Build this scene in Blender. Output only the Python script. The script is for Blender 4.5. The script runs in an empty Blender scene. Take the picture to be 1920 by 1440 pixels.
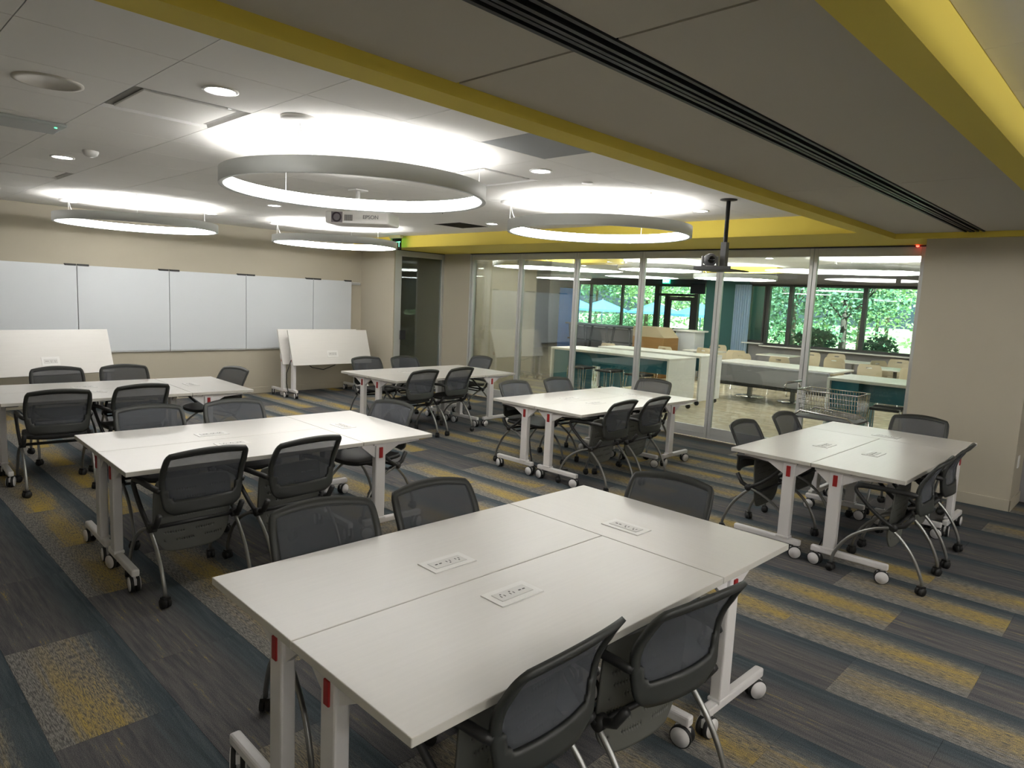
import bpy, bmesh, math, random
from mathutils import Vector, Matrix
random.seed(7)
PI = math.pi
scene = bpy.context.scene
COL = scene.collection

# ------------------------------------------------------------------ camera
CAM_H = 1.7908
def make_camera():
    yaw, pit, rol = math.radians(43.8745), math.radians(7.0536), math.radians(-2.642)
    fw = Vector((math.cos(yaw)*math.cos(pit), math.sin(yaw)*math.cos(pit), -math.sin(pit)))
    r = Vector((math.sin(yaw), -math.cos(yaw), 0)); d = fw.cross(r)
    c, s = math.cos(rol), math.sin(rol)
    right, down = c*r + s*d, -s*r + c*d
    up, back = -down, -fw
    cam = bpy.data.cameras.new('camera'); cam.sensor_width = 36.0; cam.lens = 1279.33/1920*36.0
    cam.clip_start = 0.05; cam.clip_end = 400
    o = bpy.data.objects.new('camera', cam); COL.objects.link(o)
    o.matrix_world = Matrix(((right.x, up.x, back.x, 0), (right.y, up.y, back.y, 0), (right.z, up.z, back.z, CAM_H), (0, 0, 0, 1)))
    scene.camera = o
make_camera()

# ------------------------------------------------------------------ light and exposure
RING_POWER = 14.0        # emission of the lit inside of the ring pendants
NEAR_RING_POWER = 20.0    # unseen pendants added to light the near bay
CAFE_RING_POWER = 18.0
DOWNLIGHT_POWER = 40.0
SUN_ENERGY = 16.0
SKY_STRENGTH = 1.0
w = bpy.data.worlds.new('world'); scene.world = w; w.use_nodes = True
nt = w.node_tree; nt.nodes.clear()
wo = nt.nodes.new('ShaderNodeOutputWorld'); bgn = nt.nodes.new('ShaderNodeBackground')
sky = nt.nodes.new('ShaderNodeTexSky'); sky.sky_type = 'HOSEK_WILKIE'; sky.turbidity = 3.0
sun_dir = Vector((-0.45, -0.35, 0.82)).normalized(); sky.sun_direction = sun_dir
nt.links.new(sky.outputs[0], bgn.inputs[0]); bgn.inputs[1].default_value = SKY_STRENGTH
nt.links.new(bgn.outputs[0], wo.inputs[0])
sl = bpy.data.lights.new('sun', 'SUN'); sl.energy = SUN_ENERGY; sl.angle = 0.01; sl.color = (1, .96, .88)
so = bpy.data.objects.new('sun', sl); COL.objects.link(so)
so.rotation_euler = sun_dir.to_track_quat('Z', 'Y').to_euler()
vs = scene.view_settings
vs.view_transform = 'Standard'; vs.look = 'None'; vs.gamma = 1.0; vs.use_curve_mapping = False
vs.exposure = 1.05

# ------------------------------------------------------------------ materials
def mat(name, color, rough=.5, metal=0.0, emit=None, strength=0.0, bump=None, var=None, spec=.5, alpha=None, tint=None):
    m = bpy.data.materials.new(name); m.use_nodes = True
    n = m.node_tree.nodes; l = m.node_tree.links; b = n['Principled BSDF']
    b.inputs['Base Color'].default_value = (*color, 1); b.inputs['Roughness'].default_value = rough
    b.inputs['Metallic'].default_value = metal; b.inputs['Specular IOR Level'].default_value = spec
    if emit: b.inputs['Emission Color'].default_value = (*emit, 1); b.inputs['Emission Strength'].default_value = strength
    if var:                                   # (scale xyz, amount): soft colour variation
        tc = n.new('ShaderNodeTexCoord'); mp = n.new('ShaderNodeMapping'); mp.inputs['Scale'].default_value = var[0]
        no = n.new('ShaderNodeTexNoise'); no.inputs['Scale'].default_value = 1; no.inputs['Detail'].default_value = 4
        l.new(tc.outputs['Object'], mp.inputs[0]); l.new(mp.outputs[0], no.inputs[0])
        mx = n.new('ShaderNodeMix'); mx.data_type = 'RGBA'
        a = var[1]
        mx.inputs[6].default_value = (*[max(0, c*(1-a)) for c in color], 1); mx.inputs[7].default_value = (*[min(1, c*(1+a)) for c in color], 1)
        l.new(no.outputs['Fac'], mx.inputs[0]); l.new(mx.outputs[2], b.inputs['Base Color'])
    if bump:
        tc = n.new('ShaderNodeTexCoord'); no = n.new('ShaderNodeTexNoise'); no.inputs['Scale'].default_value = bump[0]
        bp = n.new('ShaderNodeBump'); bp.inputs['Strength'].default_value = bump[1]; bp.inputs['Distance'].default_value = .002
        l.new(tc.outputs['Object'], no.inputs[0]); l.new(no.outputs['Fac'], bp.inputs['Height']); l.new(bp.outputs[0], b.inputs['Normal'])
    if alpha is not None:                     # open weave: partly see-through
        out = n['Material Output']; tr = n.new('ShaderNodeBsdfTransparent'); ms = n.new('ShaderNodeMixShader'); ms.inputs[0].default_value = alpha
        l.new(tr.outputs[0], ms.inputs[1]); l.new(b.outputs[0], ms.inputs[2]); l.new(ms.outputs[0], out.inputs[0])
    return m

def glass_mat(name, tint, refl=1.0):
    m = bpy.data.materials.new(name); m.use_nodes = True
    n = m.node_tree.nodes; l = m.node_tree.links; n.clear()
    out = n.new('ShaderNodeOutputMaterial'); tr = n.new('ShaderNodeBsdfTransparent'); tr.inputs[0].default_value = (*tint, 1)
    gl = n.new('ShaderNodeBsdfGlossy'); gl.inputs['Roughness'].default_value = 0.0; gl.inputs[0].default_value = (1, 1, 1, 1)
    fr = n.new('ShaderNodeFresnel'); fr.inputs[0].default_value = 1.52
    mu = n.new('ShaderNodeMath'); mu.operation = 'MULTIPLY'; mu.inputs[1].default_value = refl; mu.use_clamp = True
    ms = n.new('ShaderNodeMixShader')
    l.new(fr.outputs[0], mu.inputs[0]); l.new(mu.outputs[0], ms.inputs[0]); l.new(tr.outputs[0], ms.inputs[1]); l.new(gl.outputs[0], ms.inputs[2])
    l.new(ms.outputs[0], out.inputs[0])
    return m

def carpet_mat():
    m = bpy.data.materials.new('carpet plank'); m.use_nodes = True
    n = m.node_tree.nodes; l = m.node_tree.links; b = n['Principled BSDF']; b.inputs['Roughness'].default_value = .95; b.inputs['Specular IOR Level'].default_value = .1
    def N(t, **k):
        x = n.new(t)
        for a, v in k.items(): setattr(x, a, v)
        return x
    def M(op, a, bb=None, clamp=False):
        x = N('ShaderNodeMath', operation=op, use_clamp=clamp)
        for i, v in enumerate((a, bb)):
            if v is None: continue
            if isinstance(v, (int, float)): x.inputs[i].default_value = v
            else: l.new(v, x.inputs[i])
        return x.outputs[0]
    def R(v, a, bb, lo=0.0, hi=1.0):
        x = N('ShaderNodeMapRange', interpolation_type='SMOOTHSTEP'); l.new(v, x.inputs[0])
        for i, q in enumerate((a, bb, lo, hi)): x.inputs[1+i].default_value = q
        return x.outputs[0]
    def MIX(f, a, bb):
        x = N('ShaderNodeMix', data_type='RGBA')
        if isinstance(f, (int, float)): x.inputs[0].default_value = f
        else: l.new(f, x.inputs[0])
        for i, q in ((6, a), (7, bb)):
            if isinstance(q, tuple): x.inputs[i].default_value = (*q, 1)
            else: l.new(q, x.inputs[i])
        return x.outputs[2]
    tc = N('ShaderNodeTexCoord'); oi = N('ShaderNodeObjectInfo')
    sep = N('ShaderNodeSeparateXYZ'); l.new(tc.outputs['Object'], sep.inputs[0])
    rnd = oi.outputs['Random']
    r2 = M('FRACT', M('MULTIPLY', rnd, 17.31)); r3 = M('FRACT', M('MULTIPLY', rnd, 91.7))
    off = N('ShaderNodeCombineXYZ'); l.new(M('MULTIPLY', rnd, 40.0), off.inputs[0]); l.new(M('MULTIPLY', r2, 40.0), off.inputs[1])
    add = N('ShaderNodeVectorMath', operation='ADD'); l.new(tc.outputs['Object'], add.inputs[0]); l.new(off.outputs[0], add.inputs[1])
    def noise(sx, sy, detail=3, rough=.6):
        mp = N('ShaderNodeMapping'); mp.inputs['Scale'].default_value = (sx, sy, 1); l.new(add.outputs[0], mp.inputs[0])
        x = N('ShaderNodeTexNoise'); x.inputs['Scale'].default_value = 1; x.inputs['Detail'].default_value = detail; x.inputs['Roughness'].default_value = rough
        l.new(mp.outputs[0], x.inputs[0]); return x.outputs['Fac']
    u = M('ADD', M('DIVIDE', sep.outputs[0], .457), .5); v = M('ADD', M('DIVIDE', sep.outputs[1], .935), .5)
    streak = noise(42, 2.2, 5, .7); fine = noise(210, 26, 2, .6); speck = noise(330, 330, 2, .7); broad = noise(6, 1.2, 2)
    us = M('ADD', u, M('MULTIPLY', M('SUBTRACT', streak, .5), .55))
    plain = R(r3, .52, .58)                               # plain dark plank or lively plank
    grey = MIX(R(fine, .35, .65), (.115, .112, .110), (.30, .285, .262))
    dark = MIX(R(streak, .35, .62), (.092, .092, .100), (.150, .143, .143))
    blue = MIX(R(streak, .3, .7), (.048, .064, .076), (.095, .115, .128))
    bl = MIX(R(us, .56, .90), grey, blue)
    yl = M('MULTIPLY', M('MULTIPLY', R(us, .12, .36), R(us, .74, .50)), R(M('ADD', M('MULTIPLY', fine, .6), M('ADD', M('MULTIPLY', broad, .5), M('MULTIPLY', speck, .4))), .58, .92))
    yl = M('MULTIPLY', yl, R(M('ADD', v, M('MULTIPLY', M('SUBTRACT', streak, .5), 1.2)), 1.30, .30))
    lively = MIX(M('MULTIPLY', yl, .95), bl, (.50, .345, .06))
    dkb = MIX(R(us, .55, .9), dark, blue)
    yl2 = M('MULTIPLY', M('MULTIPLY', R(streak, .57, .66), R(us, .1, .3)), M('MULTIPLY', R(us, .8, .55), R(fine, .42, .6)))
    dkb = MIX(M('MULTIPLY', yl2, .7), dkb, (.44, .31, .06))
    colr = MIX(plain, lively, dkb)
    sp = MIX(R(speck, .3, .7), (.42, .42, .42), (1.52, 1.52, 1.52))
    fin = N('ShaderNodeMix', data_type='RGBA', blend_type='MULTIPLY'); fin.inputs[0].default_value = 1
    l.new(colr, fin.inputs[6]); l.new(sp, fin.inputs[7]); l.new(fin.outputs[2], b.inputs['Base Color'])
    bp = N('ShaderNodeBump'); bp.inputs['Strength'].default_value = .5; bp.inputs['Distance'].default_value = .003
    l.new(speck, bp.inputs['Height']); l.new(bp.outputs[0], b.inputs['Normal'])
    return m

def vinyl_mat():
    m = bpy.data.materials.new('mottled vinyl plank'); m.use_nodes = True
    n = m.node_tree.nodes; l = m.node_tree.links; b = n['Principled BSDF']; b.inputs['Roughness'].default_value = .22
    tc = n.new('ShaderNodeTexCoord')
    br = n.new('ShaderNodeTexBrick'); br.inputs['Scale'].default_value = 1; br.inputs['Brick Width'].default_value = .35; br.inputs['Row Height'].default_value = .11
    br.inputs['Mortar Size'].default_value = .002; br.inputs['Color1'].default_value = (.52, .45, .32, 1); br.inputs['Color2'].default_value = (.70, .62, .47, 1); br.inputs['Mortar'].default_value = (.42, .36, .27, 1)
    mp = n.new('ShaderNodeMapping'); mp.inputs['Rotation'].default_value = (0, 0, PI/2)
    l.new(tc.outputs['Object'], mp.inputs[0]); l.new(mp.outputs[0], br.inputs[0])
    no = n.new('ShaderNodeTexNoise'); no.inputs['Scale'].default_value = 9; no.inputs['Detail'].default_value = 5; l.new(tc.outputs['Object'], no.inputs[0])
    rp = n.new('ShaderNodeMapRange'); rp.inputs[1].default_value = .3; rp.inputs[2].default_value = .7; rp.inputs[3].default_value = .8; rp.inputs[4].default_value = 1.12; l.new(no.outputs[0], rp.inputs[0])
    mx = n.new('ShaderNodeMix'); mx.data_type = 'RGBA'; mx.blend_type = 'MULTIPLY'; mx.inputs[0].default_value = 1
    l.new(br.outputs[0], mx.inputs[6]); l.new(rp.outputs[0], mx.inputs[7]); l.new(mx.outputs[2], b.inputs['Base Color'])
    return m

def leaf_mat(name, c1, c2):
    m = bpy.data.materials.new(name); m.use_nodes = True
    n = m.node_tree.nodes; l = m.node_tree.links; b = n['Principled BSDF']; b.inputs['Roughness'].default_value = .6
    tc = n.new('ShaderNodeTexCoord'); no = n.new('ShaderNodeTexNoise'); no.inputs['Scale'].default_value = 1.7; no.inputs['Detail'].default_value = 4
    l.new(tc.outputs['Object'], no.inputs[0]); mx = n.new('ShaderNodeMix'); mx.data_type = 'RGBA'
    mx.inputs[6].default_value = (*c1, 1); mx.inputs[7].default_value = (*c2, 1); l.new(no.outputs[0], mx.inputs[0]); l.new(mx.outputs[2], b.inputs['Base Color'])
    tl = n.new('ShaderNodeBsdfTranslucent'); l.new(mx.outputs[2], tl.inputs[0]); ms = n.new('ShaderNodeMixShader'); ms.inputs[0].default_value = .35
    out = n['Material Output']; l.new(b.outputs[0], ms.inputs[1]); l.new(tl.outputs[0], ms.inputs[2]); l.new(ms.outputs[0], out.inputs[0])
    return m

WALL = mat('beige wall paint', (.47, .43, .34), .85, bump=(180, .12), var=((2, 2, 2), .03))
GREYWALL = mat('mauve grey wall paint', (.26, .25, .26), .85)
CEILW = mat('white ceiling tile', (.80, .785, .75), .95, bump=(260, .15))
CEILD = mat('grey ceiling tile', (.30, .31, .31), .95)
JOINT = mat('ceiling joint', (.30, .29, .27), .95)
YEL = mat('yellow paint', (.76, .60, .085), .7)
GREYP = mat('taupe ceiling panel', (.54, .50, .42), .9, bump=(220, .1))
TRACK = mat('black partition track', (.018, .019, .021), .45)
CARPET = carpet_mat()
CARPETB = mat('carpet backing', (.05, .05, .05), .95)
VINYL = vinyl_mat()
LAM = mat('white woodgrain laminate', (.72, .70, .67), .32, var=((3, 90, 3), .045))
LAMEDGE = mat('laminate edge band', (.60, .58, .53), .45)
WMET = mat('white powder coat', (.74, .72, .72), .4)
RED = mat('red lever plastic', (.34, .018, .018), .4)
RUB = mat('black rubber', (.012, .012, .012), .6)
BLKP = mat('black plastic', (.016, .016, .016), .5)
CHAR = mat('charcoal plastic', (.033, .035, .032), .5)
PAN = mat('grey seat plastic', (.105, .107, .095), .55)
MESH = mat('grey mesh weave', (.085, .092, .105), .8, alpha=.66)
STEEL = mat('grey chair steel', (.30, .30, .29), .35, metal=.8)
CHROME = mat('chrome', (.75, .75, .75), .15, metal=1)
ALU = mat('silver aluminium', (.56, .57, .56), .42, metal=.35)
WBOARD = mat('white dry-erase enamel', (.66, .69, .72), .25)
BLACK = mat('black clip', (.02, .02, .02), .5)
WPL = mat('white plastic', (.80, .79, .77), .4)
GLASS = glass_mat('clear glass', (.93, .97, .95), .85)
WGLASS = glass_mat('tinted window glass', (.80, .95, .99), .7)
def emis(name, c, s): return mat(name, (.8, .8, .8), .5, emit=c, strength=s)
RINGLIT = emis('ring diffuser', (1, .985, .96), RING_POWER)
NEARLIT = emis('near fill ring diffuser', (1, .985, .96), NEAR_RING_POWER)
CAFELIT = emis('cafe ring diffuser', (1, .985, .96), CAFE_RING_POWER)
DOWNLIT = emis('downlight lens', (1, .98, .95), DOWNLIGHT_POWER)
GREENLED = emis('green led', (.05, 1, .35), 2.0)
EXITG = emis('exit green', (.02, .75, .35), 1.4)
REDLED = emis('red led', (1, .05, .03), 4.0)
RINGOUT = mat('white ring housing', (.42, .43, .41), .5)
TEAL = mat('teal laminate', (.015, .13, .17), .35)
TEALW = mat('dark teal wall paint', (.03, .12, .12), .8)
BLUEW = mat('blue wall paint', (.06, .24, .80), .8)
DBLUEW = mat('slate blue wall paint', (.035, .045, .075), .8)
CREAM = mat('cream plastic shell', (.55, .47, .33), .45)
GREYFAB = mat('grey upholstery', (.24, .24, .26), .85)
WOODB = mat('brown wood', (.24, .125, .035), .5, var=((2, 2, 30), .25))
CURT = leaf_mat('pale blue curtain', (.52, .68, .86), (.58, .74, .90))
DARKM = mat('dark bronze frame', (.02, .022, .026), .5)
GRASS = mat('lawn', (.52, .60, .30), .95, var=((.6, .6, .6), .35))
PAVE = mat('pale paving', (.62, .60, .55), .9)
LEAF1 = leaf_mat('bright leaves', (.16, .30, .13), (.46, .60, .34))
LEAF2 = leaf_mat('deep leaves', (.05, .15, .08), (.20, .36, .20))
BARK = mat('bark', (.08, .06, .045), .9)
UMB = leaf_mat('blue umbrella canvas', (.12, .34, .62), (.15, .38, .66))
UMBW = mat('white umbrella canvas', (.75, .75, .72), .8)
CONC = mat('roof concrete', (.35, .35, .34), .9)

# ------------------------------------------------------------------ mesh helpers
class MB:
    def __init__(s): s.v = []; s.f = []; s.m = []; s.sm = []
    def add(s, verts, faces, mi=0, smooth=False):
        b = len(s.v); s.v += [tuple(v) for v in verts]
        for f in faces: s.f.append(tuple(b+i for i in f)); s.m.append(mi); s.sm.append(smooth)
        return s
    def box(s, x0, x1, y0, y1, z0, z1, mi=0, T=None):
        v = [Vector((x, y, z)) for z in (z0, z1) for y in (y0, y1) for x in (x0, x1)]
        if T is not None: v = [T @ q for q in v]
        return s.add(v, [(0, 2, 3, 1), (4, 5, 7, 6), (0, 1, 5, 4), (2, 6, 7, 3), (0, 4, 6, 2), (1, 3, 7, 5)], mi)
    def bbox(s, x0, x1, y0, y1, z0, z1, r=.004, mi=0, T=None):     # bevelled box
        x0, x1 = min(x0, x1), max(x0, x1); r = min(r, (x1-x0)*.45, (y1-y0)*.45, (z1-z0)*.45)
        bm = bmesh.new(); bmesh.ops.create_cube(bm, size=1)
        for q in bm.verts: q.co = Vector(((x0+x1)/2+q.co.x*(x1-x0), (y0+y1)/2+q.co.y*(y1-y0), (z0+z1)/2+q.co.z*(z1-z0)))
        bmesh.ops.bevel(bm, geom=bm.edges[:], offset=r, segments=2, profile=.5, affect='EDGES')
        bm.verts.index_update(); v = [q.co.copy() for q in bm.verts]
        if T is not None: v = [T @ q for q in v]
        s.add(v, [tuple(q.index for q in f.verts) for f in bm.faces], mi); bm.free(); return s
    def tube(s, pts, r, n=8, mi=0, closed=False, rr=None):
        pts = [Vector(p) for p in pts]; N = len(pts); rings = []
        up = None
        for i, p in enumerate(pts):
            a = pts[(i-1) % N] if (i > 0 or closed) else p; b = pts[(i+1) % N] if (i < N-1 or closed) else p
            t = (b-a).normalized()
            if up is None:
                up = Vector((0, 0, 1)) if abs(t.z) < .9 else Vector((0, 1, 0))
            x = t.cross(up).normalized(); up = x.cross(t).normalized()
            q = rr[i] if rr else r
            rings.append([p + q*(math.cos(2*PI*k/n)*x + math.sin(2*PI*k/n)*up) for k in range(n)])
        v = [q for g in rings for q in g]; f = []
        for i in range(N if closed else N-1):
            j = (i+1) % N
            for k in range(n): f.append((i*n+k, i*n+(k+1) % n, j*n+(k+1) % n, j*n+k))
        if not closed:
            f.append(tuple(range(n))[::-1]); f.append(tuple((N-1)*n+k for k in range(n)))
        return s.add(v, f, mi, True)
    def cyl(s, p0, p1, r, n=20, mi=0, smooth=False): 
        b = len(s.f); s.tube([p0, p1], r, n, mi)
        if not smooth:
            pass
        return s
    def lathe(s, prof, c=(0, 0, 0), n=48, mi=0, smooth=True, T=None):   # prof: (r,z) list
        v = []; f = []
        for r, z in prof:
            for k in range(n): v.append(Vector((c[0]+r*math.cos(2*PI*k/n), c[1]+r*math.sin(2*PI*k/n), c[2]+z)))
        for i in range(len(prof)-1):
            for k in range(n): f.append((i*n+k, i*n+(k+1) % n, (i+1)*n+(k+1) % n, (i+1)*n+k))
        if T is not None: v = [T @ q for q in v]
        return s.add(v, f, mi, smooth)
    def disc(s, c, r, n=32, mi=0, up=1):
        v = [(c[0]+r*math.cos(2*PI*k/n), c[1]+r*math.sin(2*PI*k/n), c[2]) for k in range(n)]
        return s.add(v, [tuple(range(n)) if up > 0 else tuple(range(n))[::-1]], mi)
    def prism(s, poly, axis, a, b, mi=0):                            # poly in the two other axes
        def P(q, t): 
            return {'x': (t, q[0], q[1]), 'y': (q[0], t, q[1]), 'z': (q[0], q[1], t)}[axis]
        n = len(poly); v = [P(q, a) for q in poly]+[P(q, b) for q in poly]
        f = [tuple(range(n))[::-1], tuple(range(n, 2*n))]+[(i, (i+1) % n, n+(i+1) % n, n+i) for i in range(n)]
        return s.add(v, f, mi)
    def mesh(s, name, *mats, fix=True):
        me = bpy.data.meshes.new(name); me.from_pydata([tuple(q) for q in s.v], [], s.f)
        for m in mats: me.materials.append(m)
        for p, mi, sm in zip(me.polygons, s.m, s.sm): p.material_index = mi; p.use_smooth = sm
        if fix:
            bm = bmesh.new(); bm.from_mesh(me); bmesh.ops.recalc_face_normals(bm, faces=bm.faces); bm.to_mesh(me); bm.free()
        me.update(); return me

def put(name, me, parent=None, loc=(0, 0, 0), rot=(0, 0, 0)):
    o = bpy.data.objects.new(name, me); COL.objects.link(o)
    o.location = loc; o.rotation_euler = rot
    if parent: o.parent = parent
    return o
def tag(o, label, cat, group=None, kind=None):
    o['label'] = label; o['category'] = cat
    if group: o['group'] = group
    if kind: o['kind'] = kind
    return o
def thing(name, label, cat, loc=(0, 0, 0), rz=0, group=None, kind=None):
    o = bpy.data.objects.new(name, None); COL.objects.link(o); o.empty_display_size = .1
    o.location = loc; o.rotation_euler = (0, 0, rz)
    return tag(o, label, cat, group, kind)
def struct(name, mb, label, cat, *mats):
    return tag(put(name, mb.mesh(name, *mats)), label, cat, kind='structure')
def text_mesh(body, size, m, extrude=.002):
    c = bpy.data.curves.new('lettering', 'FONT'); c.body = body; c.size = size; c.extrude = extrude; c.align_x = 'CENTER'; c.align_y = 'CENTER'
    o = bpy.data.objects.new('lettering', c); COL.objects.link(o)
    me = bpy.data.meshes.new_from_object(o.evaluated_get(bpy.context.evaluated_depsgraph_get()))
    bpy.data.objects.remove(o); bpy.data.curves.remove(c); me.materials.clear(); me.materials.append(m); return me
def bez(p0, p1, p2, n=8):
    p0, p1, p2 = Vector(p0), Vector(p1), Vector(p2)
    return [(1-t)**2*p0 + 2*t*(1-t)*p1 + t*t*p2 for t in [i/n for i in range(n+1)]]

# ================================================================== ROOM SHELL
XG, YW = 8.58, 11.15          # glass wall, whiteboard wall
ZC, ZS, ZP = 2.775, 2.585, 2.638
XW, YB = -2.0, -4.0           # unseen walls to the left of and behind the camera

def view_px(x, y, z):
    c = scene.camera.matrix_world.inverted() @ Vector((x, y, z))
    if c.z > -.05: return None
    return 960+1279.33*c.x/-c.z, 720-1279.33*c.y/-c.z

# carpeted floor: planks 457 x 935 mm, half-lapped
fl = struct('floor', MB().box(XW, XG, YB, YW, -.12, -.012), 'carpeted floor of grey, blue and yellow streaked planks', 'floor', CARPETB)
PW, PL = .457, .935
pm = MB().box(-PW/2+.0006, PW/2-.0006, -PL/2+.0006, PL/2-.0006, -.012, 0).mesh('carpet_plank', CARPET)
rest = MB()
k0 = int((XW-.565)//PW)
for k in range(k0, 30):
    xc = .565+PW*(k+.5)
    if xc+PW/2 > XG+.02: break
    yo = 2.873+(0 if k % 2 == 0 else .44)
    for j in range(-9, 10):
        yc = yo+PL*(j+.5)
        if yc-PL/2 < YB or yc+PL/2 > YW+.6: continue
        px = [view_px(xc+a*PW/2, yc+b*PL/2, 0) for a in (-1, 1) for b in (-1, 1)]
        px = [p for p in px if p]
        vis = px and max(p[0] for p in px) > -20 and min(p[0] for p in px) < 1940 and min(p[1] for p in px) < 1460
        if vis:
            put('carpet_plank', pm, fl, (xc, yc, 0))
        else:
            rest.box(xc-PW/2, xc+PW/2, yc-PL/2, min(yc+PL/2, YW), -.012, 0)
ro = put('carpet_planks', rest.mesh('carpet_planks', CARPET), fl); ro['kind'] = 'stuff'

# walls
struct('wall_left', MB().box(XW-.15, 7.36, YW, YW+.15, 0, 2.9), 'long beige wall behind the row of whiteboards', 'wall', WALL)
struct('wall_return', MB().box(7.36, 7.46, 10.22, 14.0, 0, 2.9).box(7.36, 7.385, 10.12, 10.22, 0, 2.585), 'short beige return wall beside the glass door', 'wall', WALL)
struct('wall_between', MB().box(8.54, 8.70, 9.40, 14.0, 0, 2.9), 'narrow tan wall between glass door and glass partition', 'wall', WALL)
struct('wall_pillar', MB().box(7.89, 8.52, .945, 1.90, 0, 2.585).box(8.5, 8.66, .945, 2.045, 0, 2.9), 'broad beige wall pier at the right end of the glass partition', 'wall', WALL)
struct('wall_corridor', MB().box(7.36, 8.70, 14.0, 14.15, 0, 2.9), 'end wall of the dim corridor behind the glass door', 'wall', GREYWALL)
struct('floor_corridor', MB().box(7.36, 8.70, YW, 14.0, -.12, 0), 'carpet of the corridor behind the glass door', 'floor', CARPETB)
struct('ceiling_corridor', MB().box(7.46, 8.54, 11.15, 14.0, ZS, ZS+.05), 'ceiling of the corridor behind the glass door', 'ceiling', CEILW)
struct('wall_right', MB().box(8.44, 8.6, YB, .945, 0, 2.9), 'grey wall past the right pier', 'wall', GREYWALL)
struct('wall_back', MB().box(XW-.15, 8.6, YB-.15, YB, 0, 2.9), 'beige wall behind the camera', 'wall', WALL)
struct('wall_side', MB().box(XW-.15, XW, YB, YW, 0, 2.9), 'beige side wall left of the camera', 'wall', WALL)
struct('baseboard_left', MB().bbox(XW, 7.36, YW-.014, YW, 0, .105, .003), 'beige baseboard under the whiteboards', 'baseboard', WALL)
struct('baseboard_right', MB().bbox(7.876, 7.89, .932, 1.90, 0, .11, .003).bbox(7.876, 8.44, .931, .945, 0, .11, .003), 'beige baseboard around the right pier', 'baseboard', WALL)

# roof slab over everything (keeps the daylight out)
struct('ceiling_slab', MB().box(XW-.2, 24.5, YB-.2, 19.5, 2.95, 3.15), 'concrete slab above the hung ceilings', 'ceiling', CONC)

# ceiling of the whiteboard bay, laid with 610 mm tiles
ce = struct('ceiling', MB().box(XW, 7.18, 2.32, YW, ZC+.018, ZC+.05), 'white tiled ceiling above the whiteboard bay', 'ceiling', JOINT)
TS = .61
def tile_mesh(w, d, m): return MB().box(0, w, 0, d, 0, .018).mesh('ceiling_tile', m)
tcache = {}
def tiles(parent, x_lines, y_lines, skip=(), z=ZC, dark=()):
    for i in range(len(x_lines)-1):
        for j in range(len(y_lines)-1):
            if (i, j) in skip: continue
            wd, dp = round(x_lines[i+1]-x_lines[i]-.004, 3), round(y_lines[j+1]-y_lines[j]-.004, 3)
            m = CEILD if (i, j) in dark else CEILW
            key = (wd, dp, m.name)
            if key not in tcache: tcache[key] = tile_mesh(wd, dp, m)
            put('ceiling_tile', tcache[key], parent, (x_lines[i]+.002, y_lines[j]+.002, z))
XL = [-.605+TS*i for i in range(13)]+[7.17]
YL = [2.33]+[2.70+TS*j for j in range(14)]+[YW]
def cell(x, y): 
    return (max(i for i, q in enumerate(XL) if q <= x), max(j for j, q in enumerate(YL) if q <= y))
VENT_CELLS = [cell(1.5, 4.2), cell(3.97, 4.2), cell(1.5, 7.9)]
GRILLE = cell(6.4, 7.2)
DOWN = [(1.53, 3.615), (3.97, 3.615), (6.41, 3.615), (1.53, 6.665), (6.41, 6.665), (3.97, 7.885), (1.53, 9.715), (3.97, 9.715)]
tiles(ce, XL, YL, skip=set(VENT_CELLS+[GRILLE]), dark={cell(3.3, 3.0)})
# near bay ceiling over and behind the camera
cn = struct('ceiling_near', MB().box(XW, 7.18, YB, .63, ZC+.018, ZC+.05), 'white tiled ceiling over the near bay', 'ceiling', JOINT)
tiles(cn, [XW]+[-1.215+TS*i for i in range(14)], [YB]+[-3.69+TS*j for j in range(7)]+[.03, .627])

# taupe lowered band with the folding-partition track
cp = struct('ceiling_band', MB().box(XW, 7.85, .74, 2.2, ZP+.03, ZP+.08), 'taupe lowered ceiling band with a partition track', 'ceiling', TRACK)
for xa, xb in ((XW, 1.863), (1.877, 4.897), (4.903, 7.835)):
    for ya, yb in ((.74, 1.40), (1.58, 2.20)):
        put('ceiling_panel', MB().box(xa, xb, ya, yb, ZP, ZP+.03).mesh('ceiling_panel', GREYP), cp)
tr = MB()
for y in (1.405, 1.455, 1.49, 1.515, 1.555): tr.box(XW, 7.835, y, y+.018, ZP-.006, ZP+.03)
tr.box(XW, 7.835, 1.475, 1.505, ZP+.012, ZP+.03)
put('partition_track', tr.mesh('partition_track', TRACK), cp)

# yellow bulkheads
def trim(i, label, *boxes):
    b = MB()
    for q in boxes: b.box(*q)
    return struct('trim_%d' % i, b, label, 'bulkhead', YEL)
trim(1, 'long yellow beam between the whiteboard bay and the taupe band', (XW, 7.17, 2.175, 2.33, ZS, 2.95))
trim(2, 'long yellow beam at the near edge of the taupe band', (XW, 7.17, .627, .762, ZS, 2.95))
trim(3, 'wide yellow bulkhead above the glass partition', (7.17, 8.56, 2.175, YW, ZS, 2.95), (7.83, 8.56, .762, 2.175, ZS, 2.95), (7.17, 8.44, YB, .762, ZS, 2.95))

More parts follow.
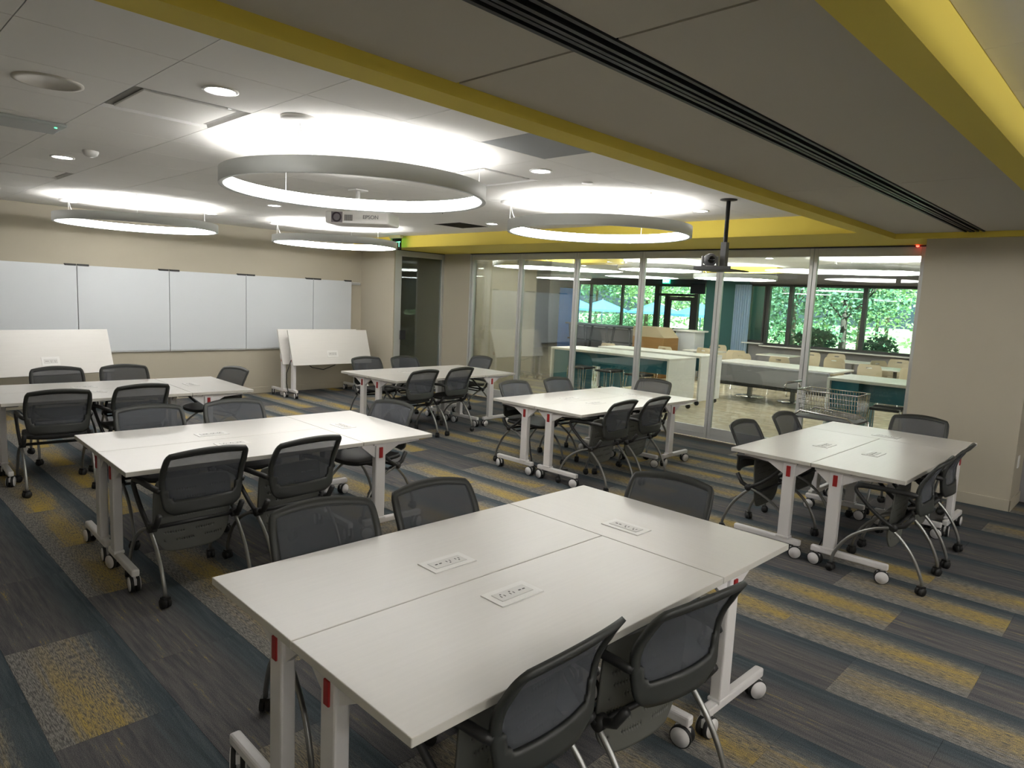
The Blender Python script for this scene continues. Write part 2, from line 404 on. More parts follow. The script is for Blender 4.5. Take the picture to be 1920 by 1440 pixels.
# glass folding partition: panels 1.22 m wide
gw = thing('wall_glass', 'floor to ceiling glass partition in silver frames', 'glass wall', (XG, 0, 0), kind='structure')
GY = [9.38, 8.155, 6.93, 5.70, 4.47, 3.25, 2.05]
def glass_panel(parent, w, h, sill=.17, head=.10, st=.045, th=.045):
    f = MB()
    f.bbox(-th/2, th/2, 0, st, .012, h, .004).bbox(-th/2, th/2, w-st, w, .012, h, .004)
    f.bbox(-th/2, th/2, st, w-st, .012, sill, .004).bbox(-th/2, th/2, st, w-st, h-head, h, .004)
    f.box(-th/2-.006, -th/2+.002, st, w-st, sill*.42, sill*.48)
    return f
for i in range(6):
    w_ = GY[i]-GY[i+1]-.006
    p = put('glass_panel', glass_panel(gw, w_, 2.572).mesh('glass_panel', ALU), gw, (0, GY[i+1]+.003, 0))
    put('pane', MB().box(-.005, .005, .045, w_-.045, .17, 2.472).mesh('pane', GLASS), p)
put('head_track', MB().box(-.06, .03, 2.05, 9.39, 2.572, 2.587).mesh('head_track', BLACK), gw)
put('jamb', MB().bbox(-.045, .045, 9.38, 9.41, 0, 2.575).mesh('jamb', ALU), gw)

# glass door in the set-back near the corner
dr = thing('door_1', 'narrow glass door with silver frame beside the tan wall', 'door', (7.385, 10.17, 0), kind='structure')
dmb = MB().bbox(0, .115, -.03, .03, 0, 2.575, .004).bbox(1.10, 1.165, -.03, .03, 0, 2.575, .004).bbox(.115, 1.10, -.025, .025, 2.475, 2.575, .004).bbox(.115, 1.10, -.025, .025, 0, .14, .004)
put('door_frame', dmb.mesh('door_frame', ALU), dr)
put('pane', MB().box(.115, 1.10, -.005, .005, .14, 2.475).mesh('pane', GLASS), dr)
put('door_stile', MB().bbox(.115, .165, -.02, .02, .14, 2.475).mesh('door_stile', ALU), dr)
put('pull_handle', MB().bbox(.15, .27, -.045, -.02, .97, 1.14, .006).bbox(.155, .165, -.05, -.04, .9, 1.25, .003).mesh('pull_handle', BLKP), dr)
put('head_track', MB().box(0, 1.165, -.035, .03, 2.575, 2.587).mesh('head_track', BLACK), dr)

# ================================================================== LIGHT FITTINGS
def ring_mesh(r, h):
    o = MB().lathe([(r, 0), (r, h), (r-.012, h), (r-.012, h-.004)], n=96)
    o.lathe([(r, 0), (r-.030, 0), (r-.030, .006)], n=96)
    return o.mesh('housing', RINGOUT, fix=False)
def lit_mesh(r, h, m):
    pr = [(r-.030, .006), (r-.036, .02), (r-.038, h*.5), (r-.036, h-.014), (r-.013, h-.002)]
    return MB().lathe(pr, n=96).mesh('diffuser', m, fix=False)
RH = .098
rm = ring_mesh(.912, RH); lits = {m.name: lit_mesh(.912, RH, m) for m in (RINGLIT, NEARLIT, CAFELIT)}
canopy = MB().lathe([(0, 0), (.085, 0), (.10, .012), (.10, .03), (0, .03)], n=32).mesh('canopy', WPL)
stud = MB().lathe([(0, 0), (.012, 0), (.016, .012), (.016, .016), (0, .016)], n=12).mesh('ceiling_stud', WPL)
def ring(x, y, label, group, lit=RINGLIT, z=2.468, zc=ZC, a0=2.77):
    t = thing('ring_pendant', label, 'pendant lamp', (x, y, z), 0, group)
    put('housing', rm, t); put('diffuser', lits[lit.name], t)
    for k in range(3):
        a = a0+k*2*PI/3; cx, cy = .90*math.cos(a), .90*math.sin(a)
        put('cable', MB().cyl((cx, cy, RH-.01), (cx, cy, zc-z-.015), .0022, 6).mesh('cable', WPL), t)
        if k: put('ceiling_stud', stud, t, (cx, cy, zc-z-.016))
    cx, cy = .90*math.cos(a0), .90*math.sin(a0)
    c = put('canopy', canopy, t, (cx, cy, zc-z-.03))
    pts = bez((cx+.01, cy, zc-z-.03), (cx+.015, cy-.01, zc-z-.14), (cx+.10, cy-.03, zc-z-.22))
    put('power_cord', MB().tube(pts, .003, 6).mesh('power_cord', WPL), t)
    return t
G1 = 'ring pendants of the meeting room'
ring(2.78, 4.28, 'nearest and largest-looking ring pendant, in front of the projector', G1, a0=3.75)
ring(2.97, 9.45, 'ring pendant over the far left, near the whiteboard wall', G1, a0=2.3)
ring(5.62, 9.21, 'ring pendant below the projector, next to the exit sign', G1, a0=2.3)
ring(5.57, 4.255, 'ring pendant left of the ceiling camera pole', G1, a0=2.2)
for x, nm in ((.2, 'directly behind the camera'), (2.8, 'right behind the camera'), (5.6, 'by the grey wall')):  # unseen pendants added out of view to brighten the foreground table
    ring(x, -1.75, 'added unseen ring pendant of the near bay, '+nm, G1, NEARLIT)

dl = MB().lathe([(.088, 0), (.088, -.006), (.072, -.008), (.068, 0), (.062, .001)], n=28).mesh('trim_ring', WPL, fix=False)
dlit = MB().disc((0, 0, -.0025), .069, 28, 0, -1).mesh('lens', DOWNLIT)
dlit_c = MB().disc((0, 0, -.0025), .069, 28, 0, -1).mesh('lens', emis('cafe fill downlight lens', (1, .98, .95), 110))
DNAMES = ['downlight above the square vent, upper left', 'downlight between vent and right ring pendant', 'downlight near the top of the camera pole',
          'downlight beside the smoke detector', 'downlight beside the black return grille', 'downlight seen below the nearest ring', 'downlight at the far left edge', 'downlight between the two far ring pendants']
for (x, y), nm in zip(DOWN, DNAMES):
    t = thing('downlight', 'round recessed '+nm, 'downlight', (x, y, ZC), 0, 'recessed downlights')
    put('trim_ring', dl, t); put('lens', dlit, t)

def vent(c, label):
    i, j = c; x0, x1, y0, y1 = XL[i], XL[i+1], YL[j], YL[j+1]; w_ = x1-x0; d_ = y1-y0
    t = thing('ceiling_vent', label, 'air vent', ((x0+x1)/2, (y0+y1)/2, ZC), 0, 'square ceiling diffusers')
    b = MB(); o = w_/2-.003; q = .275
    ring_o = [(-o, -o), (o, -o), (o, o), (-o, o)]; ring_i = [(-q, -q), (q, -q), (q, q), (-q, q)]
    b.add([(*p, 0) for p in ring_o]+[(*p, .055) for p in ring_i], [(k, (k+1) % 4, 4+(k+1) % 4, 4+k) for k in range(4)])
    put('frame', b.mesh('frame', WPL, fix=False), t)
    put('throat', MB().box(-q, q, -q, q, .055, .06).mesh('throat', BLACK), t)
    put('plaque', MB().bbox(-.245, .245, -.245, .245, .002, .014, .003).mesh('plaque', CEILW), t)
    hang = MB()
    for sx in (-1, 1):
        for sy in (-1, 1): hang.box(sx*.20-.012, sx*.20+.012, sy*.258-.006, sy*.258+.006, .006, .055)
    put('hanger', hang.mesh('hanger', ALU), t)
for c, lab in zip(VENT_CELLS, ('square white ceiling vent at upper left beside a downlight', 'square white ceiling vent between the two near ring pendants', 'square white ceiling vent above the far left ring pendant')): vent(c, lab)
i, j = GRILLE
t = thing('return_grille', 'black return air grille in the ceiling by the yellow bulkhead', 'air grille', ((XL[i]+XL[i+1])/2, (YL[j]+YL[j+1])/2, ZC))
put('frame', MB().box(-.303, -.28, -.303, .303, 0, .018).box(.28, .303, -.303, .303, 0, .018).box(-.28, .28, -.303, -.28, 0, .018).box(-.28, .28, .28, .303, 0, .018).mesh('frame', WPL), t)
for k in range(14): put('slat', MB().box(-.28, .28, -.275+k*.0415, -.271+k*.0415, .002, .02).mesh('slat', BLACK), t)
put('backing', MB().box(-.29, .29, -.29, .29, .03, .034).mesh('backing', BLACK), t)

tag(put('ceiling_speaker', MB().lathe([(.155, 0), (.155, -.006), (.13, -.009), (.128, -.004), (0, -.004)], n=36).mesh('ceiling_speaker', mat('speaker grille', (.60, .57, .52), .7)), loc=(.92, 4.225, ZC)), 'round ceiling speaker with perforated grille at upper left', 'speaker')
tag(put('smoke_detector', MB().lathe([(.055, 0), (.055, -.012), (.045, -.032), (.025, -.045), (0, -.047)], n=28).mesh('smoke_detector', WPL), loc=(1.60, 6.15, ZC)), 'small white smoke detector on the ceiling at left', 'smoke detector')
tag(put('sprinkler_cover', MB().lathe([(.045, 0), (.045, -.008), (0, -.010)], n=24).mesh('sprinkler_cover', WPL), loc=(4.55, 3.62, ZC)), 'small round white sprinkler cover above the right ring pendant', 'sprinkler cover')
t = thing('access_point', 'flat grey ceiling box with a green status light', 'access point', (.95, 5.42, ZC))
put('body', MB().bbox(-.28, .29, -.16, .18, -.022, 0, .008).mesh('body', mat('access point grey', (.36, .38, .37), .5)), t)
put('status_light', MB().lathe([(.008, -.022), (.008, -.026), (0, -.026)], n=12).mesh('status_light', GREENLED), t, (.24, -.10, 0))
for k, (x, y) in enumerate(((4.35, 6.1), (4.75, 5.9), (5.0, 6.0))):
    t = thing('ceiling_sprinkler', 'small dark ceiling fitting right of the projector, %s' % ('leftmost of three', 'middle of three', 'rightmost of three')[k], 'sprinkler', (x, y, ZC), 0, 'small ceiling fittings')
    put('escutcheon', MB().lathe([(.035, 0), (.035, -.006), (0, -.007)], n=18).mesh('escutcheon', WPL), t)
    put('deflector', MB().lathe([(.022, -.007), (.016, -.03), (.004, -.075), (0, -.076)], n=12).mesh('deflector', STEEL), t)

# projector
t = thing('projector', 'white ceiling projector hanging behind the nearest ring pendant', 'projector', (3.80, 5.84, 2.775))
put('ceiling_plate', MB().bbox(-.07, .07, -.07, .07, -.012, 0, .003).mesh('ceiling_plate', WPL), t)
put('pole', MB().cyl((0, 0, -.012), (0, 0, -.17), .022, 16).mesh('pole', WPL), t)
put('yoke', MB().bbox(-.10, .10, -.03, .03, -.20, -.17, .004).bbox(-.10, -.085, -.02, .02, -.235, -.17, .003).bbox(.085, .10, -.02, .02, -.235, -.17, .003).mesh('yoke', WPL), t)
cab = MB()
for k in range(3): cab.tube(bez((.05, .02, -.16), (.16+.02*k, .05, -.12-.02*k), (.14, .03*k, -.235)), .006, 6)
put('cable_loop', cab.mesh('cable_loop', BLKP), t)
pa = math.atan2(-.57, .41)                     # the long face looks back towards the near tables
body = put('body', MB().bbox(-.31, .31, -.17, .17, -.06, .055, .02).mesh('body', WPL), t, (-.04, -.15, -.29), (0, 0, pa))
put('lens', MB().lathe([(.045, 0), (.045, .012), (.036, .016), (.032, .002), (0, .001)], n=24).mesh('lens', mat('projector lens', (.06, .045, .06), .15)), body, (-.19, -.171, -.003), (PI/2, 0, 0))
put('lens_bezel', MB().bbox(-.245, -.135, -.1735, -.165, -.052, .046, .002).mesh('lens_bezel', mat('bezel grey', (.22, .20, .22), .4)), body)
vb = MB()
for k in range(9): vb.box(-.115+.009*k, -.110+.009*k, -.1725, -.168, -.035, .02)
put('air_slots', vb.mesh('air_slots', BLACK), body)
put('lettering', text_mesh('EPSON', .05, mat('grey lettering', (.25, .25, .26), .5)), body, (.14, -.172, .0), (PI/2, 0, 0))

# camera on a ceiling pole with a shelf
t = thing('ceiling_camera', 'black conference camera on a shelf under a thin ceiling pole', 'camera', (5.86, 3.03, ZC))
put('flange', MB().lathe([(0, 0), (.075, 0), (.075, -.008), (.02, -.014), (0, -.014)], n=28).mesh('flange', BLKP), t)
put('pole', MB().cyl((0, 0, -.01), (0, 0, -.64), .019, 14).mesh('pole', BLKP), t)
put('pole_sleeve', MB().bbox(-.028, .028, -.028, .028, -.64, -.38, .004).mesh('pole_sleeve', mat('grey sleeve', (.10, .10, .10), .5)), t)
put('shelf', MB().bbox(-.19, .17, -.17, .19, -.640, -.628, .003).bbox(-.20, -.188, -.17, .19, -.640, -.606, .003).mesh('shelf', BLKP), t)
sb = put('camera_base', MB().lathe([(0, 0), (.055, 0), (.055, .02), (.04, .03), (0, .03)], n=28).mesh('camera_base', WPL), t, (-.09, .09, -.628))
hd = put('camera_head', MB().lathe([(0, -.055), (.045, -.055), (.058, -.03), (.058, .03), (.045, .055), (0, .055)], n=28).mesh('camera_head', mat('camera body grey', (.14, .14, .15), .4)), t, (-.09, .09, -.545), (0, -PI/2, math.radians(40)))
put('lens', MB().lathe([(0, .056), (.032, .056), (.032, .072), (.022, .074), (.018, .06), (0, .06)], n=24).mesh('lens', mat('lens black', (.01, .01, .012), .12)), hd)
put('bracket', MB().bbox(-.075, .075, -.02, .02, -.09, -.06, .004).bbox(-.075, -.06, -.02, .02, -.09, .02, .004).bbox(.06, .075, -.02, .02, -.09, .02, .004).mesh('bracket', mat('camera yoke grey', (.16, .16, .17), .45)), t, (-.09, .09, -.53), (0, 0, math.radians(-50)))

# exit sign hung by the glass door
t = thing('exit_sign', 'clear edge-lit green EXIT sign hanging near the glass door', 'exit sign', (7.02, 9.62, ZC), math.radians(-90))
put('housing', MB().bbox(-.16, .16, -.03, .03, -.05, 0, .004).mesh('housing', mat('brushed sign housing', (.35, .33, .16), .5)), t)
put('acrylic', MB().box(-.15, .15, -.004, .004, -.24, -.05).mesh('acrylic', glass_mat('green acrylic', (.55, .95, .75))), t)
put('lettering', text_mesh('EXIT', .13, EXITG, .001), t, (0, -.006, -.155), (PI/2, 0, 0))

tag(put('red_indicator', MB().lathe([(0, 0), (.016, 0), (.016, -.012), (0, -.018)], n=14).mesh('red_indicator', REDLED), loc=(8.50, 2.13, 2.578)), 'small glowing red light at the top right of the glass partition', 'indicator light')
tag(put('wall_outlet', MB().bbox(8.05, 8.13, .937, .945, .40, .52, .002).mesh('wall_outlet', WPL)), 'white outlet plate on the side of the right pier', 'wall outlet')

# ================================================================== WHITEBOARDS
BX = [1.46, 2.68, 3.905, 5.11, 6.34, 7.13]
NM = ['leftmost whiteboard, cut by the picture edge', 'second whiteboard from the left', 'third whiteboard from the left', 'fourth whiteboard, above the tilted tables', 'narrow rightmost whiteboard at the end of the row']
for i in range(5):
    x0, x1 = BX[i]+.004, BX[i+1]-.004; w_ = x1-x0
    t = thing('whiteboard', NM[i]+' on the beige wall', 'whiteboard', ((x0+x1)/2, YW, .775), 0, 'whiteboards along the wall')
    put('board', MB().bbox(-w_/2, w_/2, -.035, -.012, 0, 1.215, .004).mesh('board', WBOARD), t)
    put('backing_strip', MB().box(-w_/2, w_/2, -.012, 0, .05, 1.19).mesh('backing_strip', BLACK), t)
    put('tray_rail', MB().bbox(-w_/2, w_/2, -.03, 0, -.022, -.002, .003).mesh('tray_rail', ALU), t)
    for sx in (-1, 1):
        if i == 0 and sx < 0: continue
        put('clip', MB().bbox(sx*(w_/2-.075)-.07, sx*(w_/2-.075)+.07, -.045, .0, 1.205, 1.232, .003).mesh('clip', BLACK), t)
tag(put('board_rail', MB().bbox(7.135, 7.33, YW-.02, YW, 1.925, 1.975, .004).mesh('board_rail', ALU)), 'short aluminium rail end right of the last whiteboard', 'rail')

# ================================================================== FLIP-TOP TABLES
LL, LS, DD = 1.524, 1.219, .6096
TZ = .737
def table_meshes(L):
    d = {}
    l2, d2 = L/2-.002, DD/2-.002
    top = MB().bbox(-l2, l2, -d2, d2, TZ-.028, TZ, .003)
    me = top.mesh('tabletop', LAM, LAMEDGE)
    for p in me.polygons:
        if abs(p.normal.z) < .5: p.material_index = 1
    d['tabletop'] = me
    cx = L/2-.058
    d['cx'] = cx
    d['leg'] = MB().bbox(-.026, .026, -.042, .042, .130, TZ-.04, .008).bbox(-.030, .030, -.050, .050, .132, .150, .004).mesh('leg', WMET)
    gus = MB().prism([(.15, TZ-.03), (-.35, TZ-.03), (-.35, TZ-.048), (-.16, TZ-.062), (-.03, TZ-.135), (.045, TZ-.135), (.15, TZ-.05)], 'x', -.012, .012)
    d['bracket'] = gus.bbox(-.03, .03, -.10, .06, TZ-.045, TZ-.029, .003).mesh('bracket', WMET)
    d['foot'] = MB().bbox(-.022, .022, -.385, .125, .096, .140, .010).mesh('foot', WMET)
    c = MB()
    for s_ in (-1, 1):
        c.tube([(s_*.008, 0, .046), (s_*.025, 0, .046)], .046, 24, 1)
        c.tube([(s_*.022, 0, .046), (s_*.029, 0, .046)], .041, 24, 0)
    c.cyl((0, 0, .04), (0, 0, .10), .012, 12, 0)
    c.box(-.008, .008, -.032, .032, .045, .082, 0)
    d['caster'] = c.mesh('caster', WMET, RUB)
    d['release_lever'] = MB().bbox(-.006, .006, -.015, .015, -.04, .04, .003).mesh('release_lever', RED)
    d['beam'] = MB().bbox(-cx, cx, -.022, .022, TZ-.085, TZ-.045, .004).mesh('beam', WMET)
    d['edge_pad'] = MB().bbox(-.045, .045, -.02, .02, TZ-.036, TZ-.028, .002).mesh('edge_pad', BLKP)
    f = MB().bbox(-.105, .105, -.058, .058, -.002, .0035, .001)
    d['power_outlet'] = f.mesh('power_outlet', WPL)
    d['cover'] = MB().bbox(-.078, .078, -.030, .030, .001, .0055, .001).mesh('cover', mat('outlet grey', (.66, .65, .63), .4))
    s_ = MB()
    for x in (-.05, -.005): s_.box(x-.010, x-.007, -.008, .004, .005, .0062).box(x+.007, x+.010, -.008, .004, .005, .0062).box(x-.003, x+.003, .010, .016, .005, .0062)
    for x in (.035, .055): s_.box(x-.006, x+.006, -.004, .002, .005, .0062)
    d['sockets'] = s_.mesh('sockets', BLKP)
    return d
TM = {LL: table_meshes(LL), LS: table_meshes(LS)}
def flip_table(x, y, rz, L, label, group, tilt=0.0):
    d = TM[L]; t = thing('flip_top_table', label, 'table', (x, y, 0), rz, group)
    YC = .14                                   # column line, near the inner (seam) edge
    if tilt:
        P = Vector((0, YC, TZ-.045)); T = Matrix.Translation(P) @ Matrix.Rotation(-tilt, 4, 'X') @ Matrix.Translation(-P)
    else: T = Matrix.Identity(4)
    loc, q, _ = T.decompose(); e = q.to_euler()
    top = put('tabletop', d['tabletop'], t, loc, e)
    po = put('power_outlet', d['power_outlet'], top, (0, .12, TZ)); 
    c = put('cover', d['cover'], top, (0, .12, TZ)); s_ = put('sockets', d['sockets'], top, (0, .12, TZ))
    for sx in (-1, 1):
        for sy in (-1, 1): put('edge_pad', d['edge_pad'], top, (sx*(L/2-.08), sy*(DD/2-.035), 0))
        put('bracket', d['bracket'], t, T @ Vector((sx*d['cx'], YC, 0)), e)
        lg = put('leg', d['leg'], t, (sx*d['cx'], YC, 0))
        put('release_lever', d['release_lever'], t, (sx*(d['cx']+.0265), YC, TZ-.10))
        put('foot', d['foot'], t, (sx*d['cx'], YC, 0))
        for yy in (-.35, .09): put('caster', d['caster'], t, (sx*d['cx'], YC+yy, 0), (0, 0, random.uniform(-.5, .5)))
    put('beam', d['beam'], t, (0, YC, 0))
    return t
CL = {  # cluster: origin x, y, turn, name used in labels
    1: (.95166, 1.19436, -.01936, 'the foreground cluster'),
    2: (1.18692, 4.08811, -.03486, 'the middle-left cluster'),
    3: (1.08316, 6.91312, -.04379, 'the far-left cluster below the whiteboards'),
    4: (4.97869, 6.73387, .02031, 'the far-middle cluster by the glass door'),
    5: (5.05723, 3.92961, -.01084, 'the middle-right cluster before the glass'),
    6: (4.90948, 1.13738, -.00810, 'the right-hand cluster by the pier')}
for k, (ox, oy, th, nm) in CL.items():
    c, s = math.cos(th), math.sin(th)
    def W(a, b): return ox+c*a-s*b, oy+s*a+c*b
    g = 'white flip-top tables'
    flip_table(*W(LL/2, DD/2), th, LL, 'white flip-top table along the near side of '+nm, g)
    flip_table(*W(LL/2, 1.5*DD), th+PI, LL, 'white flip-top table along the far side of '+nm, g)
    flip_table(*W(LL+DD/2, DD), th+PI/2, LS, 'shorter white table set crosswise at the end of '+nm, g)
g = 'tables stored with tilted tops'
flip_table(6.265, 10.50, PI, LL, 'white flip-top table with its top tilted up, right of the whiteboards', g, math.radians(71))
flip_table(6.20, 10.72, PI, LL, 'tilted white table nested behind the tilted table at the right end of the whiteboards', g, math.radians(71))
flip_table(2.15, 10.56, PI+math.radians(9), LL, 'white flip-top table with tilted top, in front of the left whiteboards', g, math.radians(71))
# dangling cables of the stored tables
tag(put('power_cable', MB().tube([(5.62, 10.36, .70), (5.52, 10.38, .62), (5.46, 10.40, .42), (5.47, 10.42, .25), (5.50, 10.42, .10)], .007, 8).mesh('power_cable', BLKP)), 'black cable hanging at the left leg of the tilted table', 'cable')
tag(put('power_cable', MB().tube([(5.75, 10.40, .62), (5.90, 10.36, .50), (6.10, 10.34, .46), (6.32, 10.36, .52), (6.48, 10.38, .62), (6.54, 10.38, .54)], .007, 8).mesh('power_cable', BLKP)), 'black cable looping under the tilted table', 'cable')
tag(put('power_cable', MB().tube([(5.18, 4.75, .66), (5.2, 4.72, .4), (5.22, 4.68, .1), (5.3, 4.6, .012), (5.6, 4.5, .010)], .006, 8).mesh('power_cable', BLKP)), 'black cable down the leg of the middle-right table cluster', 'cable')
tag(put('power_cable', MB().tube([(5.03, 1.60, .66), (5.06, 1.58, .45), (5.0, 1.64, .2), (5.03, 1.70, .03), (5.06, 1.76, .010), (5.25, 1.72, .010)], .006, 8).mesh('power_cable', BLKP)), 'black cable down the front leg of the right-hand table cluster', 'cable')

# ================================================================== MESH-BACK NESTING CHAIRS
def back_pt(u, v, off=0.0):
    wv = .210+.030*math.sin(PI*min(1, v/.7)*.5)-.008*max(0, v-.75)/.25
    if v > .86: wv -= .016*((v-.86)/.14)**3
    if v < .12: wv -= .05*((.12-v)/.12)**2
    z = .505+.365*v+.024*(1-u*u)*v*v
    y = -.215+.015*math.sin(PI*min(1, v/.75))-.09*(max(0, v-.42)/.58)**2-.035*(1-u*u)
    return Vector((u*wv, y+off, z))
def back_meshes():
    nu, nv = 32, 24
    def inner(i, j):
        u = abs((i+.5)/nu*2-1); v = (j+.5)/nv
        return .19 < v < .90 and u < .85-.10*max(0, (.40-v)/.2)
    out = []
    for want, th in ((False, .011), (True, .003)):
        bm = bmesh.new(); g = {}
        for i in range(nu):
            for j in range(nv):
                if inner(i, j) != want: continue
                q = []
                for a, b in ((i, j), (i+1, j), (i+1, j+1), (i, j+1)):
                    if (a, b) not in g: g[(a, b)] = bm.verts.new(back_pt(a/nu*2-1, b/nv))
                    q.append(g[(a, b)])
                bm.faces.new(q)
        bmesh.ops.recalc_face_normals(bm, faces=bm.faces)
        bmesh.ops.solidify(bm, geom=bm.faces[:], thickness=th*(1.6 if not want else 1))
        for f in bm.faces: f.smooth = True
        me = bpy.data.meshes.new('back'); bm.to_mesh(me); bm.free()
        me.materials.append(MESH if want else CHAR); out.append(me)
    return out
B_FRAME, B_MESH = back_meshes()
def seat_shell(holes, thick):
    nu, nv = 60, 44; bm = bmesh.new(); g = {}
    for i in range(nu):
        for j in range(nv):
            if holes and (j % 5 == 2) and (i % 2 == 0) and 4 < i < nu-5 and 3 < j < nv-4 and ((i//8 + (j//5)*2) % 3 != 0): continue
            q = []
            for a, b in ((i, j), (i+1, j), (i+1, j+1), (i, j+1)):
                if (a, b) not in g:
                    u, v = a/nu*2-1, b/nv*2-1
                    x = .225*u*(1-.22*max(0, v)**3)*(1-.10*abs(v)**6); y = .225*v*(1-.07*abs(u)**5)
                    z = .012*u*u - .02*max(0, v)**3 + .012*max(0, -v)**2
                    g[(a, b)] = bm.verts.new((x, y, z))
                q.append(g[(a, b)])
            bm.faces.new(q)
    bmesh.ops.recalc_face_normals(bm, faces=bm.faces)
    bmesh.ops.solidify(bm, geom=bm.faces[:], thickness=thick)
    for f in bm.faces: f.smooth = True
    me = bpy.data.meshes.new('seat'); bm.to_mesh(me); bm.free(); return me
SEAT_UP = seat_shell(True, .010); SEAT_UP.materials.append(PAN)
SEAT_DN = seat_shell(False, .030); SEAT_DN.materials.append(BLKP)
HUB = (-.10, .405)
def arm_mesh(s):
    x = .252*s
    pts = bez((x*.93, -.215, .640), (x, -.20, .655), (x, -.08, .652), 4)[:-1]+bez((x, -.08, .652), (x, .085, .655), (x, .135, .645), 5)[:-1] + \
        bez((x, .135, .645), (x, .165, .63), (x, .145, .60), 4)[:-1]+bez((x, .145, .60), (x, .02, .46), (x, HUB[0], HUB[1]), 6)
    rr = [.017 if p.z > .64 else .0135 for p in pts]
    return MB().tube(pts, .014, 8, rr=rr).mesh('armrest', BLKP)
def leg_mesh(s, front):
    x = .245*s
    if front: pts = bez((x, HUB[0], HUB[1]), (x, .20, .34), (x, .265, .085), 10)+[Vector((x, .265, .05))]
    else: pts = bez((x, HUB[0]+.03, HUB[1]), (x, -.24, .28), (x, -.295, .085), 10)+[Vector((x, -.295, .05))]
    return MB().tube(pts, .0115, 8).mesh('leg', STEEL)
def side_mesh(s):
    x = .238*s
    return MB().tube([(x, -.205, .50), (x, -.16, .43), (x, HUB[0], HUB[1]), (x, -.02, .385)], .017, 8).tube([(x*.92, HUB[0], HUB[1]), (x*1.1, HUB[0], HUB[1])], .026, 14).mesh('pivot_bracket', BLKP)
ARM = {s: arm_mesh(s) for s in (-1, 1)}; LEG = {(s, f): leg_mesh(s, f) for s in (-1, 1) for f in (0, 1)}; SIDE = {s: side_mesh(s) for s in (-1, 1)}
CAST = MB().tube([(-.022, 0, .028), (-.004, 0, .028)], .028, 16).tube([(.004, 0, .028), (.022, 0, .028)], .028, 16).box(-.02, .02, -.02, .016, .034, .062).mesh('caster', RUB)
XBAR = MB().tube([(-.238, HUB[0], HUB[1]), (.238, HUB[0], HUB[1])], .012, 8).tube([(-.235, -.02, .385), (.235, -.02, .385)], .010, 8).mesh('crossbar', BLKP)
BOFF = .34
def chair(bx, by, ang, label, group, up):
    """bx, by: middle of the top of the backrest; ang: facing direction (0 = +y)"""
    c, s = math.cos(ang), math.sin(ang)
    x, y = bx-s*BOFF, by+c*BOFF
    t = thing('nesting_chair', label, 'chair', (x, y, 0), ang, group)
    put('back_frame', B_FRAME, t); put('back_mesh', B_MESH, t)
    if up: put('seat', SEAT_UP, t, (0, -.085, .455), (math.radians(-84), 0, 0))
    else: put('seat', SEAT_DN, t, (0, .03, .445), (math.radians(2), 0, 0))
    for q in (-1, 1):
        put('armrest', ARM[q], t); put('pivot_bracket', SIDE[q], t)
        for f in (0, 1):
            put('leg', LEG[(q, f)], t)
            put('caster', CAST, t, (.245*q, .265 if f else -.295, 0), (0, 0, random.uniform(-1.2, 1.2)))
    put('crossbar', XBAR, t)
    return t
SH = {1: 'foreground cluster', 2: 'middle-left cluster', 3: 'far-left cluster under the whiteboards', 4: 'far-middle cluster by the glass door', 5: 'middle-right cluster before the glass', 6: 'right-hand cluster by the pier'}
D = math.radians
CHAIRS = [
 # cluster, side, which, x, y of the crown of the backrest, facing angle, seat folded up
 (1, 'near', 'left', 1.43, 1.04, D(2), 1), (1, 'near', 'right', 1.98, .955, D(-7), 1),
 (1, 'far', 'left', 1.525, 2.60, PI+D(-10), 0), (1, 'far', 'right', 2.10, 2.57, PI+D(-3), 0), (1, 'end', '', 3.25, 1.86, PI/2+D(8), 0),
 (2, 'near', 'left', 1.55, 3.81, D(1), 1), (2, 'near', 'right', 2.16, 3.755, D(5), 1),
 (2, 'far', 'left', 1.745, 5.45, PI+D(-4), 0), (2, 'far', 'right', 2.37, 5.42, PI+D(-5), 0), (2, 'end', '', 3.49, 4.71, PI/2+D(10), 0),
 (3, 'near', 'left', 1.42, 6.51, D(-4), 0), (3, 'near', 'right', 2.09, 6.58, D(4), 0),
 (3, 'far', 'left', 1.775, 8.26, PI+D(-4), 0), (3, 'far', 'right', 2.40, 8.25, PI+D(-4), 0), (3, 'end', '', 3.41, 7.62, PI/2+D(12), 0),
 (4, 'near', 'left', 5.29, 6.53, D(5), 0), (4, 'near', 'right', 5.95, 6.59, D(7), 0),
 (4, 'far', 'left', 5.54, 8.28, PI+D(-3), 0), (4, 'far', 'right', 6.14, 8.18, PI+D(-4), 0), (4, 'end', '', 7.40, 7.75, PI/2, 0),
 (5, 'near', 'left', 5.43, 3.66, D(4), 1), (5, 'near', 'right', 6.00, 3.64, D(4), 1),
 (5, 'far', 'left', 5.50, 5.30, PI, 0), (5, 'far', 'right', 6.24, 5.30, PI, 0), (5, 'end', '', 7.36, 4.58, PI/2+D(5), 0),
 (6, 'near', 'left', 5.20, .955, D(2), 1), (6, 'near', 'right', 5.91, .965, D(2), 1),
 (6, 'far', 'left', 5.36, 2.515, PI, 1), (6, 'far', 'right', 6.15, 2.505, PI, 1), (6, 'end', '', 7.23, 1.615, PI/2+D(3), 0)]
for k, side, which, x, y, a, up in CHAIRS:
    if side == 'end': lab = 'black mesh-back chair at the end of the '+SH[k]
    else: lab = 'mesh-back chair, %s side of the %s, %s of two' % (side, SH[k], which)
    chair(x, y, a, lab, 'black mesh nesting chairs', up)

# ================================================================== WIRE SHOPPING CART in front of the glass
t = thing('utility_cart', 'chrome wire basket cart standing between the glass partition and the right-hand tables', 'cart', (7.78, 2.62, 0))
